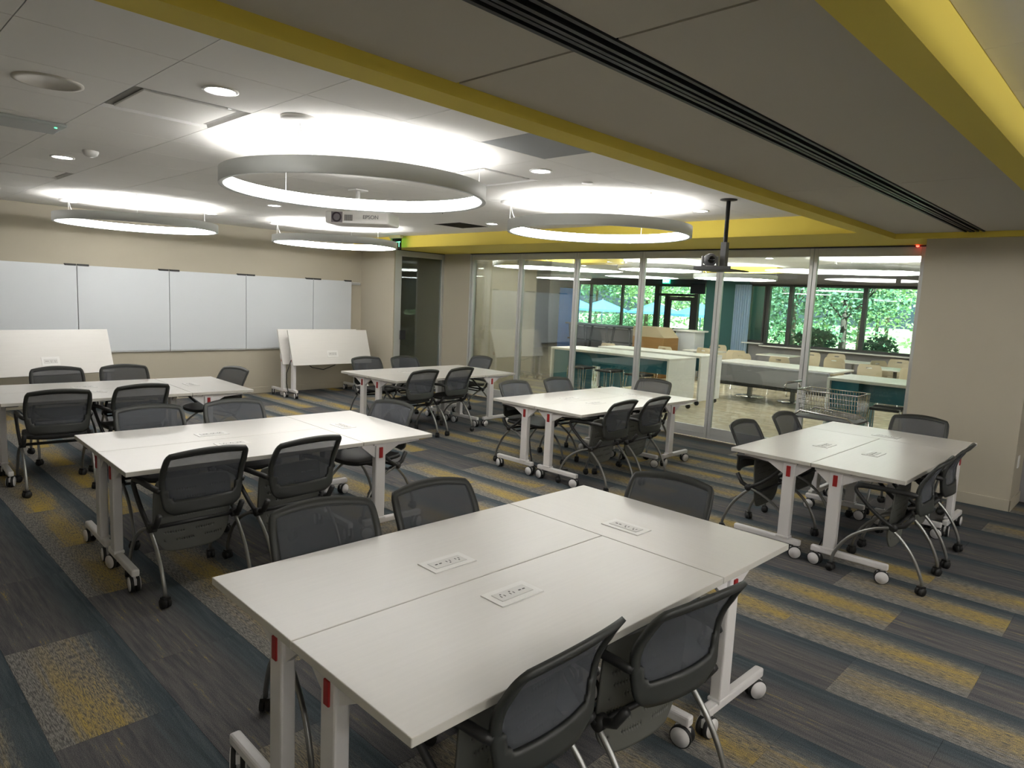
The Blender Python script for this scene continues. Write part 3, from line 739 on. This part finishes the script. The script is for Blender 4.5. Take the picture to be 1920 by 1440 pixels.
# local: length along y (handle at +y), width along x
def basket(z0, z1, ya, yb, xa, xb, ny, nx, nz):
    b = MB(); r = .0022
    def at(y, x, z):
        q = (z-z0)/(z1-z0); return Vector((x*(.88+.12*q), (y-ya)*(.93+.07*q)+ya+.0*q, z))
    for i in range(ny+1):
        y = ya+(yb-ya)*i/ny
        b.tube([at(y, xa, z1), at(y, xa, z0), at(y, xb, z0), at(y, xb, z1)], r, 4)
    for i in range(1, nx):
        x = xa+(xb-xa)*i/nx
        b.tube([at(ya, x, z1), at(ya, x, z0), at(yb, x, z0), at(yb, x, z1)], r, 4)
    for i in range(1, nz):
        z = z0+(z1-z0)*i/nz
        b.tube([at(ya, xa, z), at(yb, xa, z), at(yb, xb, z), at(ya, xb, z)], r, 4, closed=True)
    return b
put('basket', basket(.70, .95, -.33, .30, -.20, .20, 22, 14, 5).mesh('basket', CHROME), t)
put('basket_rim', MB().tube([(-.205, -.33, .955), (-.205, .30, .955), (.205, .30, .955), (.205, -.33, .955)], .006, 8, closed=True).mesh('basket_rim', CHROME), t)
put('lower_basket', basket(.30, .45, -.33, .26, -.19, .19, 14, 8, 3).mesh('lower_basket', CHROME), t)
for s in (-1, 1):
    put('side_frame', MB().tube([(.2*s, .42, .93), (.2*s, .44, .98), (.2*s, .42, 1.01), (.2*s, .38, .98), (.2*s, .30, .68), (.2*s, .34, .10)], .011, 8).tube(
        [(.205*s, .32, .66), (.205*s, .24, .73), (.205*s, .10, .72), (.205*s, -.25, .70), (.205*s, -.34, .64), (.205*s, -.36, .10)], .011, 8).mesh('side_frame', CHROME), t)
put('handle', MB().tube([(-.2, .42, 1.01), (.2, .42, 1.01)], .013, 10).mesh('handle', STEEL), t)
put('shelf', MB().bbox(-.19, .19, -.34, .32, .645, .665, .004).mesh('shelf', mat('dark shelf', (.08, .08, .08), .5)), t)
for sx in (-1, 1):
    for y in (.34, -.36):
        put('caster', MB().tube([(-.012, 0, .05), (.012, 0, .05)], .05, 18).box(-.016, .016, -.02, .02, .05, .115).mesh('caster', RUB), t, (.2*sx, y, 0))

# ================================================================== CAFE ROOM BEHIND THE GLASS
XF1, XF2 = 22.0, 18.0          # far and nearer window walls
struct('floor_cafe', MB().box(XG, XF1+.2, YB, 18.2, -.12, 0), 'mottled brown plank floor of the room behind the glass', 'floor', VINYL)
cc = struct('ceiling_cafe', MB().box(8.60, XF1+.2, YB, 18.2, ZC, ZC+.05), 'white ceiling of the room behind the glass', 'ceiling', CEILW)
struct('trim_4', MB().box(8.60, 9.5, 2.0, 11.05, ZS, ZC), 'yellow bulkhead on the far side of the glass', 'bulkhead', YEL)
struct('trim_5', MB().box(11.6, 12.2, 8.6, 11.05, ZS+.05, ZC).box(15.0, 15.5, 6.5, 9.8, 2.66, ZC), 'yellow ceiling panels deeper in the room behind the glass', 'bulkhead', YEL)
struct('wall_cafe_left', MB().box(8.70, 12.2, 11.08, 11.30, 0, 2.9).box(12.05, 12.2, 11.30, 17.7, 0, 2.9), 'beige wall seen through the left glass panels', 'wall', WALL)
struct('wall_cafe_blue', MB().box(12.2, 20.9, 17.7, 17.9, 0, 2.9, 0).box(20.9, XF1+.2, 17.7, 17.9, 0, 2.9, 1).box(12.2, XF1+.2, 17.69, 17.70, 2.35, 2.9, 0), 'slate and bright blue wall at the back left of the room behind the glass', 'wall', DBLUEW, BLUEW)
struct('wall_cafe_right', MB().box(8.6, XF2+.3, YB-.15, YB, 0, 2.9), 'far right wall of the room behind the glass', 'wall', WALL)

def window_wall(n, X, y_lines, z0, z1, label, extra_h=(), mull=.07):
    t = thing('window_%d' % n, label, 'window', (X, 0, 0), kind='structure')
    ya, yb = y_lines[0], y_lines[-1]
    put('frame', MB().box(-.05, .05, ya-.04, yb+.04, z1-.02, z1+.05).box(-.05, .05, ya-.04, yb+.04, z0-.05, z0+.02).mesh('frame', DARKM), t)
    for k, y in enumerate(y_lines):
        put('mullion', MB().box(-.06, .06, y-mull/2, y+mull/2, z0, z1).mesh('mullion', DARKM), t)
        if k < len(y_lines)-1:
            put('pane', MB().box(-.006, .006, y+mull/2, y_lines[k+1]-mull/2, z0, z1).mesh('pane', WGLASS), t)
    put('sill', MB().bbox(-.26, .05, ya-.05, yb+.05, z0-.075, z0-.045, .005).mesh('sill', WPL), t)
    return t
DARKHEAD = mat('slate paint', (.05, .06, .085), .85)
struct('wall_window_far', MB().box(XF1-.05, XF1+.15, 13.95, 17.7, 0, .88).box(XF1-.05, XF1+.15, 11.6, 17.7, 2.60, 2.9, 1).box(XF1-.05, XF1+.15, 9.9, 12.2, 0, .5), 'low wall and slate lintel around the far windows', 'wall', GREYWALL, DARKHEAD)
window_wall(1, XF1, [13.95, 15.45, 16.97, 17.65], .93, 2.55, 'bright far window above the trestle counter')
window_wall(2, XF1, [11.6, 12.30], .55, 2.55, 'narrow side window right of the glazed exit door')
struct('wall_window_right', MB().box(XF2-.05, XF2+.2, YB, 8.35, 0, .88).box(XF2-.05, XF2+.2, YB, 8.45, 2.50, 2.9), 'low grey wall under the long window', 'wall', GREYWALL)
window_wall(3, XF2, [-3.8, -1.0, 1.8, 4.0, 5.50, 7.31, 7.92], .93, 2.47, 'long window with tree view at the right', mull=.10)
window_wall(4, XF2, [7.98, 8.42], .98, 2.47, 'narrow window slit beside the curtain')
struct('wall_cafe_column', MB().box(XF2-.1, XF2+.5, 8.45, 9.72, 0, 2.9).box(XF2+.4, XF1+.1, 9.72, 9.9, 0, 2.9), 'dark teal column between the two window walls', 'wall', TEALW)
# exit door in the far window wall
t = thing('door_2', 'dark framed glazed exit door in the far window wall', 'door', (XF1, 0, 0), kind='structure')
put('door_frame', MB().box(-.08, .08, 13.78, 13.95, 0, 2.6).box(-.08, .08, 12.20, 12.34, 0, 2.6).box(-.08, .08, 12.34, 13.78, 2.18, 2.27).box(-.08, .08, 12.34, 13.78, 2.52, 2.6).box(-.08, .08, 13.42, 13.52, 0, 2.18).mesh('door_frame', DARKM), t)
put('transom_pane', MB().box(-.006, .006, 12.34, 13.78, 2.27, 2.52).mesh('pane', WGLASS), t)
put('side_pane', MB().box(-.006, .006, 13.52, 13.78, .1, 2.18).mesh('pane', WGLASS), t)
lf = put('door_leaf', MB().box(-.03, .03, 12.36, 12.50, .02, 2.17).box(-.03, .03, 13.30, 13.42, .02, 2.17).box(-.03, .03, 12.50, 13.30, 2.02, 2.17).box(-.03, .03, 12.50, 13.30, .02, .28).box(-.03, .03, 12.50, 13.30, .85, 1.02).mesh('door_leaf', DARKM), t)
put('pane', MB().box(-.006, .006, 12.50, 13.30, 1.02, 2.02).box(-.006, .006, 12.50, 13.30, .28, .85).mesh('pane', WGLASS), lf)
put('closer', MB().bbox(-.10, -.03, 13.0, 13.3, 2.09, 2.15, .005).mesh('closer', STEEL), lf)
t = thing('exit_sign', 'green EXIT sign above the far glazed door', 'exit sign', (21.85, 13.47, 2.70))
put('plate', MB().bbox(-.02, .02, -.15, .15, -.075, .075, .005).mesh('plate', EXITG), t)
put('lettering', text_mesh('EXIT', .14, emis('white lit letters', (.8, 1, .9), 2.0)), t, (-.023, 0, 0), (PI/2, 0, -PI/2))
t = thing('television', 'dark television mounted high beside the exit door', 'television', (21.4, 11.95, 2.46))
put('screen', MB().bbox(-.03, .03, -.30, .26, -.19, .17, .008).mesh('screen', mat('screen navy', (.008, .012, .04), .2)), t)
put('mount', MB().box(.03, .5, -.05, .05, -.04, .04).mesh('mount', BLACK), t)
# curtain
cv = MB(); n = 60
for z in (.25, 2.46): pass
vv = []; ff = []
for i in range(n+1):
    y = 8.33+.46*i/n; xo = 17.80+.035*math.sin(i/n*PI*14)
    vv += [(xo, y, .22), (xo, y, 2.48), (xo+.01, y, .22), (xo+.01, y, 2.48)]
for i in range(n): 
    a = 4*i; b = a+4; ff += [(a, b, b+1, a+1), (a+2, a+3, b+3, b+2)]
cv.add(vv, ff, 0, True)
tag(put('curtain', cv.mesh('curtain', CURT)), 'pale blue pleated curtain beside the dark teal column', 'curtain')

GC = 'ring pendants behind the glass'
ring(13.0, 8.2, 'ring pendant behind the glass, over the white bar counter', GC, CAFELIT, z=2.56)
ring(14.7, 7.3, 'ring pendant behind the glass, left of the curtain', GC, CAFELIT)
ring(12.9, 3.9, 'ring pendant behind the rightmost glass panel', GC, CAFELIT, z=2.53)
ring(15.6, 13.2, 'ring pendant behind the glass, near the blue wall', GC, CAFELIT)
ring(10.7, 9.75, 'added fill ring pendant behind the second glass panel from the left', GC, CAFELIT)  # added pendant, lights the beige wall behind the left panels
ring(11.5, -.6, 'ring pendant behind the right pier', GC, CAFELIT)

for k, (x, y, nm) in enumerate([(9.9, 10.3, 'near the beige side wall'), (11.6, 10.3, 'near the beige wall end'), (10.2, 7.3, 'over the long bar counter'), (10.2, 4.6, 'in front of the grey fronted table'), (12.6, 5.6, 'over the grey fronted table'), (15.8, 5.2, 'over the cafe tables'), (15.8, 9.6, 'over the brown box'), (17.5, 13.5, 'over the trestle counter'), (14.5, 11.5, 'towards the blue wall')]):  # downlights added to brighten the cafe room
    t = thing('downlight', 'added fill downlight behind the glass, '+nm, 'downlight', (x, y, ZC if k > 3 or x > 9.6 else ZS), 0, 'added fill downlights behind the glass')
    put('trim_ring', dl, t); put('lens', dlit_c, t)
# bar counters
def bar(x0, x1, y0, y1, label, casters=True):
    t = thing('bar_counter', label, 'counter', ((x0+x1)/2, (y0+y1)/2, 0), 0, 'white and teal bar counters')
    w2, d2 = (x1-x0)/2, (y1-y0)/2
    put('countertop', MB().bbox(-w2, w2, -d2, d2, .88, .92, .004).mesh('countertop', LAM), t)
    for s in (-1, 1): put('end_panel', MB().bbox(-w2, w2, min(s*d2, s*(d2-.04)), max(s*d2, s*(d2-.04)), .085, .88, .003).mesh('end_panel', WPL), t)
    put('front_panel', MB().bbox(-w2+.25, -w2+.28, -d2+.04, d2-.04, .62, .88, .003).mesh('front_panel', TEAL), t)
    put('back_panel', MB().bbox(w2-.30, w2-.27, -d2+.04, d2-.04, .74, .88, .003).mesh('back_panel', TEAL), t)
    put('cabinet', MB().bbox(-w2+.06, w2-.06, d2-.40, d2-.04, .09, .88, .003).mesh('cabinet', TEAL), t)
    for sx in (-1, 1):
        for sy in (-1, 1): put('caster', MB().tube([(-.015, 0, .042), (.015, 0, .042)], .042, 16).box(-.02, .02, -.02, .02, .05, .09).mesh('caster', RUB), t, (sx*(w2-.06), sy*(d2-.06), 0))
bar(10.05, 10.95, 6.03, 8.66, 'long white topped teal bar counter with stools, in the middle behind the glass')
bar(11.35, 12.15, 6.15, 8.5, 'second white topped counter directly behind the long bar counter')
bar(9.86, 10.80, 1.10, 3.40, 'white topped teal counter behind the chrome cart at the right')
def stool(x, y, rz, label):
    t = thing('bar_stool', label, 'stool', (x, y, 0), rz, 'wire legged bar stools')
    put('seat', MB().bbox(-.19, .19, -.17, .17, .60, .635, .012).mesh('seat', BLKP), t)
    for s in (-1, 1):
        put('leg_frame', MB().tube([(.21*s, -.20, .0), (.19*s, -.18, .64), (.19*s, .18, .64), (.21*s, .20, .0)], .006, 6).mesh('leg_frame', CHROME), t)
        put('leg_frame', MB().tube([(-.20, .21*s, .0), (-.10, .17*s, .60), (.10, .17*s, .60), (.20, .21*s, .0)], .006, 6).mesh('leg_frame', CHROME), t)
    put('foot_rail', MB().tube([(.205, -.205, .2), (.205, .205, .2), (-.205, .205, .2), (-.205, -.205, .2)], .005, 6, closed=True).mesh('foot_rail', CHROME), t)
stool(9.86, 7.72, 0, 'wire legged bar stool at the middle counter, leftmost')
stool(9.86, 7.12, 0, 'wire legged bar stool at the middle counter, second from left')
stool(9.86, 6.48, 0, 'wire legged bar stool at the middle counter, nearest its white end')
stool(9.62, 2.55, .1, 'wire legged bar stool at the right counter behind the cart')
stool(12.42, 7.15, .3, 'wire legged bar stool behind the white counter end')

# long grey-fronted table and white cafe tables
t = thing('banquette_table', 'long white table with grey upholstered front on pedestal legs', 'table', (13.35, 5.5, 0))
put('tabletop', MB().bbox(-.45, .65, -1.15, 1.22, .715, .745, .004).mesh('tabletop', LAM), t)
put('front_panel', MB().bbox(-.62, -.50, -1.12, 1.25, .37, .73, .02).mesh('front_panel', GREYFAB), t)
put('seat_rail', MB().bbox(-.62, .3, -1.12, 1.22, .31, .36, .005).mesh('seat_rail', BLKP), t)
for y in (-.15, .75):
    put('pedestal', MB().bbox(.30, .38, y-.04, y+.04, .02, .715, .005).mesh('pedestal', STEEL), t)
    put('base', MB().lathe([(0, .025), (.28, .02), (.29, .008), (.29, 0), (0, 0)], n=32).mesh('base', CHROME), t, (.34, y, 0))
def cafe_table(x, y, label, r=.42):
    t = thing('cafe_table', label, 'table', (x, y, 0), 0, 'white cafe tables')
    put('tabletop', MB().bbox(-r, r, -r, r, .715, .74, .006).mesh('tabletop', LAM), t)
    put('pedestal', MB().cyl((0, 0, .02), (0, 0, .715), .035, 14).mesh('pedestal', STEEL), t)
    put('base', MB().lathe([(0, .025), (.25, .018), (.26, 0), (0, 0)], n=28).mesh('base', STEEL), t)
for x, y, lab in ((15.4, 4.0, 'nearest to the right pier'), (16.6, 5.2, 'below the middle of the long window'), (16.6, 6.9, 'below the left end of the long window'), (15.7, 8.4, 'in front of the curtain'), (16.2, 10.2, 'left of the teal column'), (14.2, 9.4, 'just past the white counters'), (12.4, 2.6, 'behind the right-hand counter')):
    cafe_table(x, y, 'white square cafe table '+lab)
def shell_back():
    nu, nv = 24, 14; bm = bmesh.new(); g = {}
    for i in range(nu):
        for j in range(nv):
            if 9 <= i <= 14 and j == 11: continue
            q = []
            for a, b in ((i, j), (i+1, j), (i+1, j+1), (i, j+1)):
                if (a, b) not in g:
                    u, v = a/nu*2-1, b/nv
                    wv = .21+.02*math.sin(PI*v)-.03*max(0, (v-.8)/.2)**2
                    g[(a, b)] = bm.verts.new((u*wv, -.19-.07*v-.04*(1-u*u), .46+.38*v))
                q.append(g[(a, b)])
            bm.faces.new(q)
    bmesh.ops.recalc_face_normals(bm, faces=bm.faces); bmesh.ops.solidify(bm, geom=bm.faces[:], thickness=.012)
    me = bpy.data.meshes.new('backrest'); bm.to_mesh(me); bm.free(); me.materials.append(CREAM); return me
SB = shell_back(); SS = MB().bbox(-.21, .21, -.22, .21, .435, .455, .01).mesh('seat', CREAM)
SLG = {s: MB().tube([(.20*s, .20, .43), (.21*s, .23, .0), (.21*s, -.23, .0), (.20*s, -.18, .43)], .008, 6).mesh('sled_leg', CHROME) for s in (-1, 1)}
def cafe_chair(bx, by, a, label):
    c, s = math.cos(a), math.sin(a)
    t = thing('cafe_chair', label, 'chair', (bx-s*.28, by+c*.28, 0), a, 'cream cafe chairs')
    put('backrest', SB, t); put('seat', SS, t)
    for q in (-1, 1): put('sled_leg', SLG[q], t)
CC = [(14.40, 6.0, -PI/2, 'behind the middle of the grey fronted table'), (14.55, 4.25, -PI/2, 'behind the right end of the grey fronted table'), (14.5, 6.9, -PI/2, 'behind the left end of the grey fronted table'),
      (15.3, 7.4, D(-60), 'between the curtain and the grey fronted table'), (15.1, 8.15, D(-100), 'directly below the curtain'), (17.0, 8.75, D(120), 'right below the teal column'),
      (17.2, 6.35, PI/2, 'under the window near its dark left mullion'), (17.45, 5.85, PI/2, 'under the middle window pane'), (16.1, 4.55, D(150), 'in front of the right window pane'), (17.2, 4.4, PI/2, 'close to the right pier under the window'),
      (15.8, 5.35, -PI/2, 'facing the window beside the silver post'), (14.3, 8.75, D(-100), 'past the end of the white counters'), (17.4, 9.75, D(100), 'left of the teal column'), (14.6, 3.5, -PI/2, 'behind the right-hand teal counter'), (16.2, 3.6, PI, 'at the far right beside the pier'), (13.6, 9.9, D(-90), 'next to the brown wooden box')]
for x, y, a, lab in CC: cafe_chair(x, y, a, 'cream shell chair with grip slot, '+lab)

# trestle counter, wooden box, white stand
t = thing('trestle_counter', 'dark steel trestle counter in front of the far window', 'counter', (18.5, 13.6, 0))
put('countertop', MB().bbox(-.3, .3, -1.3, 1.5, 1.06, 1.11, .005).mesh('countertop', mat('slate top', (.16, .19, .22), .35)), t)
for y in (-1.1, -.2, .7, 1.35):
    put('leg', MB().tube([(-.25, y-.16, 0), (-.22, y, 1.06)], .04, 6).mesh('leg', DARKM), t)
    put('leg', MB().tube([(.25, y+.16, 0), (.22, y, 1.06)], .04, 6).mesh('leg', DARKM), t)
put('stretcher', MB().box(-.25, -.2, -1.25, 1.4, .55, .60).mesh('stretcher', DARKM), t)
t = thing('wooden_box', 'brown wooden cabinet with a cream sloped lid behind the white counter', 'cabinet', (15.1, 9.5, 0))
put('body', MB().bbox(-.3, .4, -.42, .5, 0, 1.01, .006).mesh('body', WOODB), t)
put('lid', MB().prism([(-.42, 1.01), (.5, 1.01), (.5, 1.26), (-.18, 1.26)], 'x', -.3, .4).mesh('lid', mat('tan lid', (.40, .33, .22), .6)), t)
t = thing('serving_stand', 'white panelled stand in front of the far exit door', 'stand', (16.1, 9.1, 0))
put('body', MB().bbox(-.25, .25, -.28, .28, 0, 1.17, .006).mesh('body', mat('pale grey panel', (.55, .57, .60), .5)), t)
put('top', MB().bbox(-.3, .3, -.36, .36, 1.17, 1.21, .006).mesh('top', WPL), t)

# ================================================================== OUTSIDE
struct('ground', MB().box(18.3, 140, -60, 90, -.6, -.35), 'sunlit lawn outside the windows', 'ground', GRASS)
struct('terrace', MB().box(18.25, 30, -6, 30, -.36, -.20), 'pale paved terrace outside the windows', 'ground', PAVE)
def tree(x, y, h, r, lab, m, n=2600, zc=None, size=.26, flat=.8, trunk=True, group='trees outside the windows', name='tree', cat='tree'):
    t = thing(name, lab, cat, (x, y, -.36), 0, group)
    rng = random.Random(int(x*100+y*7)); b = MB(); zc = zc if zc is not None else h*.62
    lobes = [(Vector((rng.uniform(-.55, .55)*r, rng.uniform(-.55, .55)*r, zc+rng.uniform(-.45, .5)*h*.45)), rng.uniform(.35, .6)*r) for _ in range(9)]
    vs_, fs_ = [], []
    for i in range(n):
        c, lr = rng.choice(lobes)
        d = Vector((rng.gauss(0, 1), rng.gauss(0, 1), rng.gauss(0, 1))).normalized()
        p = c+d*lr*rng.uniform(.7, 1.05)*1.0; p.z = c.z+(p.z-c.z)*flat
        if p.z < .05: p.z = .05+rng.random()*.1
        a = Vector((rng.gauss(0, 1), rng.gauss(0, 1), rng.gauss(0, .6))).normalized(); q = (d*.7+Vector((rng.gauss(0, .6), rng.gauss(0, .6), rng.gauss(0, .6)))).cross(a)
        if q.length < .01: continue
        q = q.normalized(); s = size*rng.uniform(.6, 1.2)
        k = len(vs_); vs_ += [p-a*s*.5, p+q*s*.28, p+a*s*.5, p-q*s*.28]; fs_.append((k, k+1, k+2, k+3))
    b.add(vs_, fs_); put('crown', b.mesh('crown', m, fix=False), t)
    if trunk:
        tk = MB().tube([(0, 0, 0), (.05, .03, h*.3), (-.03, .05, h*.62)], .12, 8, rr=[.16, .12, .06])
        for _ in range(5):
            a = rng.uniform(0, 2*PI); tk.tube([(0, .03, h*.35), (math.cos(a)*r*.3, math.sin(a)*r*.3, h*.5), (math.cos(a)*r*.6, math.sin(a)*r*.6, h*.68)], .03, 5)
        put('trunk', tk.mesh('trunk', BARK), t)
TR = [(40, 35, 9, 4.6, 'leafy tree seen through the far window, left', LEAF1), (43, 28, 9, 5.0, 'leafy tree seen through the far window, behind the parasols', LEAF1), (40, 21.0, 9, 4.6, 'leafy tree seen through the exit door', LEAF1),
      (31.5, 12.6, 6.5, 2.6, 'dark tree behind the left end of the long window', LEAF2), (27.0, 8.9, 5.5, 2.4, 'dark bushy tree in the middle of the long window', LEAF2), (37, 11.4, 9, 4.2, 'bright tree behind the long window', LEAF1),
      (29, 4.9, 6.5, 2.9, 'bright overhanging tree at the right end of the long window', LEAF1), (40, 2.6, 9, 4.6, 'distant bright tree at the right of the long window', LEAF1), (33, 17.0, 8, 2.6, 'bright tree beside the curtain', LEAF1), (26, -1.6, 6, 2.6, 'tree hidden mostly by the right pier', LEAF1), (30, -8.5, 8, 4, 'tree beyond the right pier, mirrored in the glass door', LEAF1),
      (58, 16, 12, 7, 'tall tree far behind the long window', LEAF1), (58, 30, 12, 7, 'tall tree far behind the parasols', LEAF1), (58, 44, 12, 7, 'tall tree at the far left of the lawn', LEAF2), (58, 58, 12, 7, 'tall tree at the far left corner of the lawn', LEAF1), (58, 3, 12, 7, 'tall tree far behind the right of the long window', LEAF1), (80, 23, 15, 7, 'hazy far tree behind the exit door', LEAF2), (80, 8, 15, 7, 'hazy far tree behind the long window', LEAF2), (80, 38, 15, 7, 'hazy far tree behind the left parasol', LEAF2)]
for x, y, h, r, lab, m in TR: tree(x, y, h, r, lab, m, n=3600 if r < 6 else 5200, zc=h*(.46 if r > 4 else .5), size=.055*r+.06, flat=1.15)
for x, y, h, r, lab in ((21.5, 6.0, 1.7, .9, 'low leafy shrub in the middle of the long window'), (20.6, 3.9, 1.6, .9, 'feathery low shrub at the right of the long window'), (22.5, 8.4, 1.9, 1.0, 'low leafy shrub at the left of the long window'), (24, 4.3, 2.2, 1.2, 'taller shrub at the right of the long window')):
    tree(x, y, h, r, lab, LEAF2, n=1500, zc=h*.5, size=.16, trunk=False, group='shrubs outside the long window', name='shrub', cat='shrub')
tree(50, 34, 1.6, 5, 'clipped hedge behind the parasols, left part', LEAF2, n=2200, zc=.7, size=.3, trunk=False, group='hedges', name='hedge', cat='hedge', flat=.3)
tree(49, 20, 1.6, 5, 'clipped hedge behind the parasols, right part', LEAF2, n=2200, zc=.7, size=.3, trunk=False, group='hedges', name='hedge', cat='hedge', flat=.3)
def umbrella(x, y, lab, m):
    t = thing('parasol', lab, 'parasol', (x, y, -.35), 0, 'parasols on the terrace')
    n = 8; b = MB(); v = [(0, 0, 2.35)]+[(1.35*math.cos(2*PI*k/n), 1.35*math.sin(2*PI*k/n), 1.85) for k in range(n)]+[(1.35*math.cos(2*PI*k/n), 1.35*math.sin(2*PI*k/n), 1.75) for k in range(n)]
    b.add(v, [(0, 1+k, 1+(k+1) % n) for k in range(n)]+[(1+k, 9+k, 9+(k+1) % n, 1+(k+1) % n) for k in range(n)])
    put('canopy', b.mesh('canopy', m, fix=False), t); put('pole', MB().cyl((0, 0, 0), (0, 0, 2.4), .03, 8).mesh('pole', STEEL), t)
    put('base', MB().lathe([(0, .08), (.28, .06), (.3, 0), (0, 0)], n=20).mesh('base', CONC), t)
    for k in range(n): put('rib', MB().tube([(0, 0, 2.33), (1.3*math.cos(2*PI*k/n), 1.3*math.sin(2*PI*k/n), 1.84)], .012, 5).mesh('rib', WPL), t)
umbrella(29.0, 21.6, 'blue parasol at the centre of the far window', UMB); umbrella(31.5, 25.3, 'blue parasol at the left edge of the far window', UMB)
umbrella(29.5, 18.7, 'blue and white parasol left of the exit door', UMB); umbrella(27.5, 15.1, 'blue parasol right of the exit door', UMB); umbrella(32.5, 20.4, 'white parasol between the two middle blue parasols', UMBW)
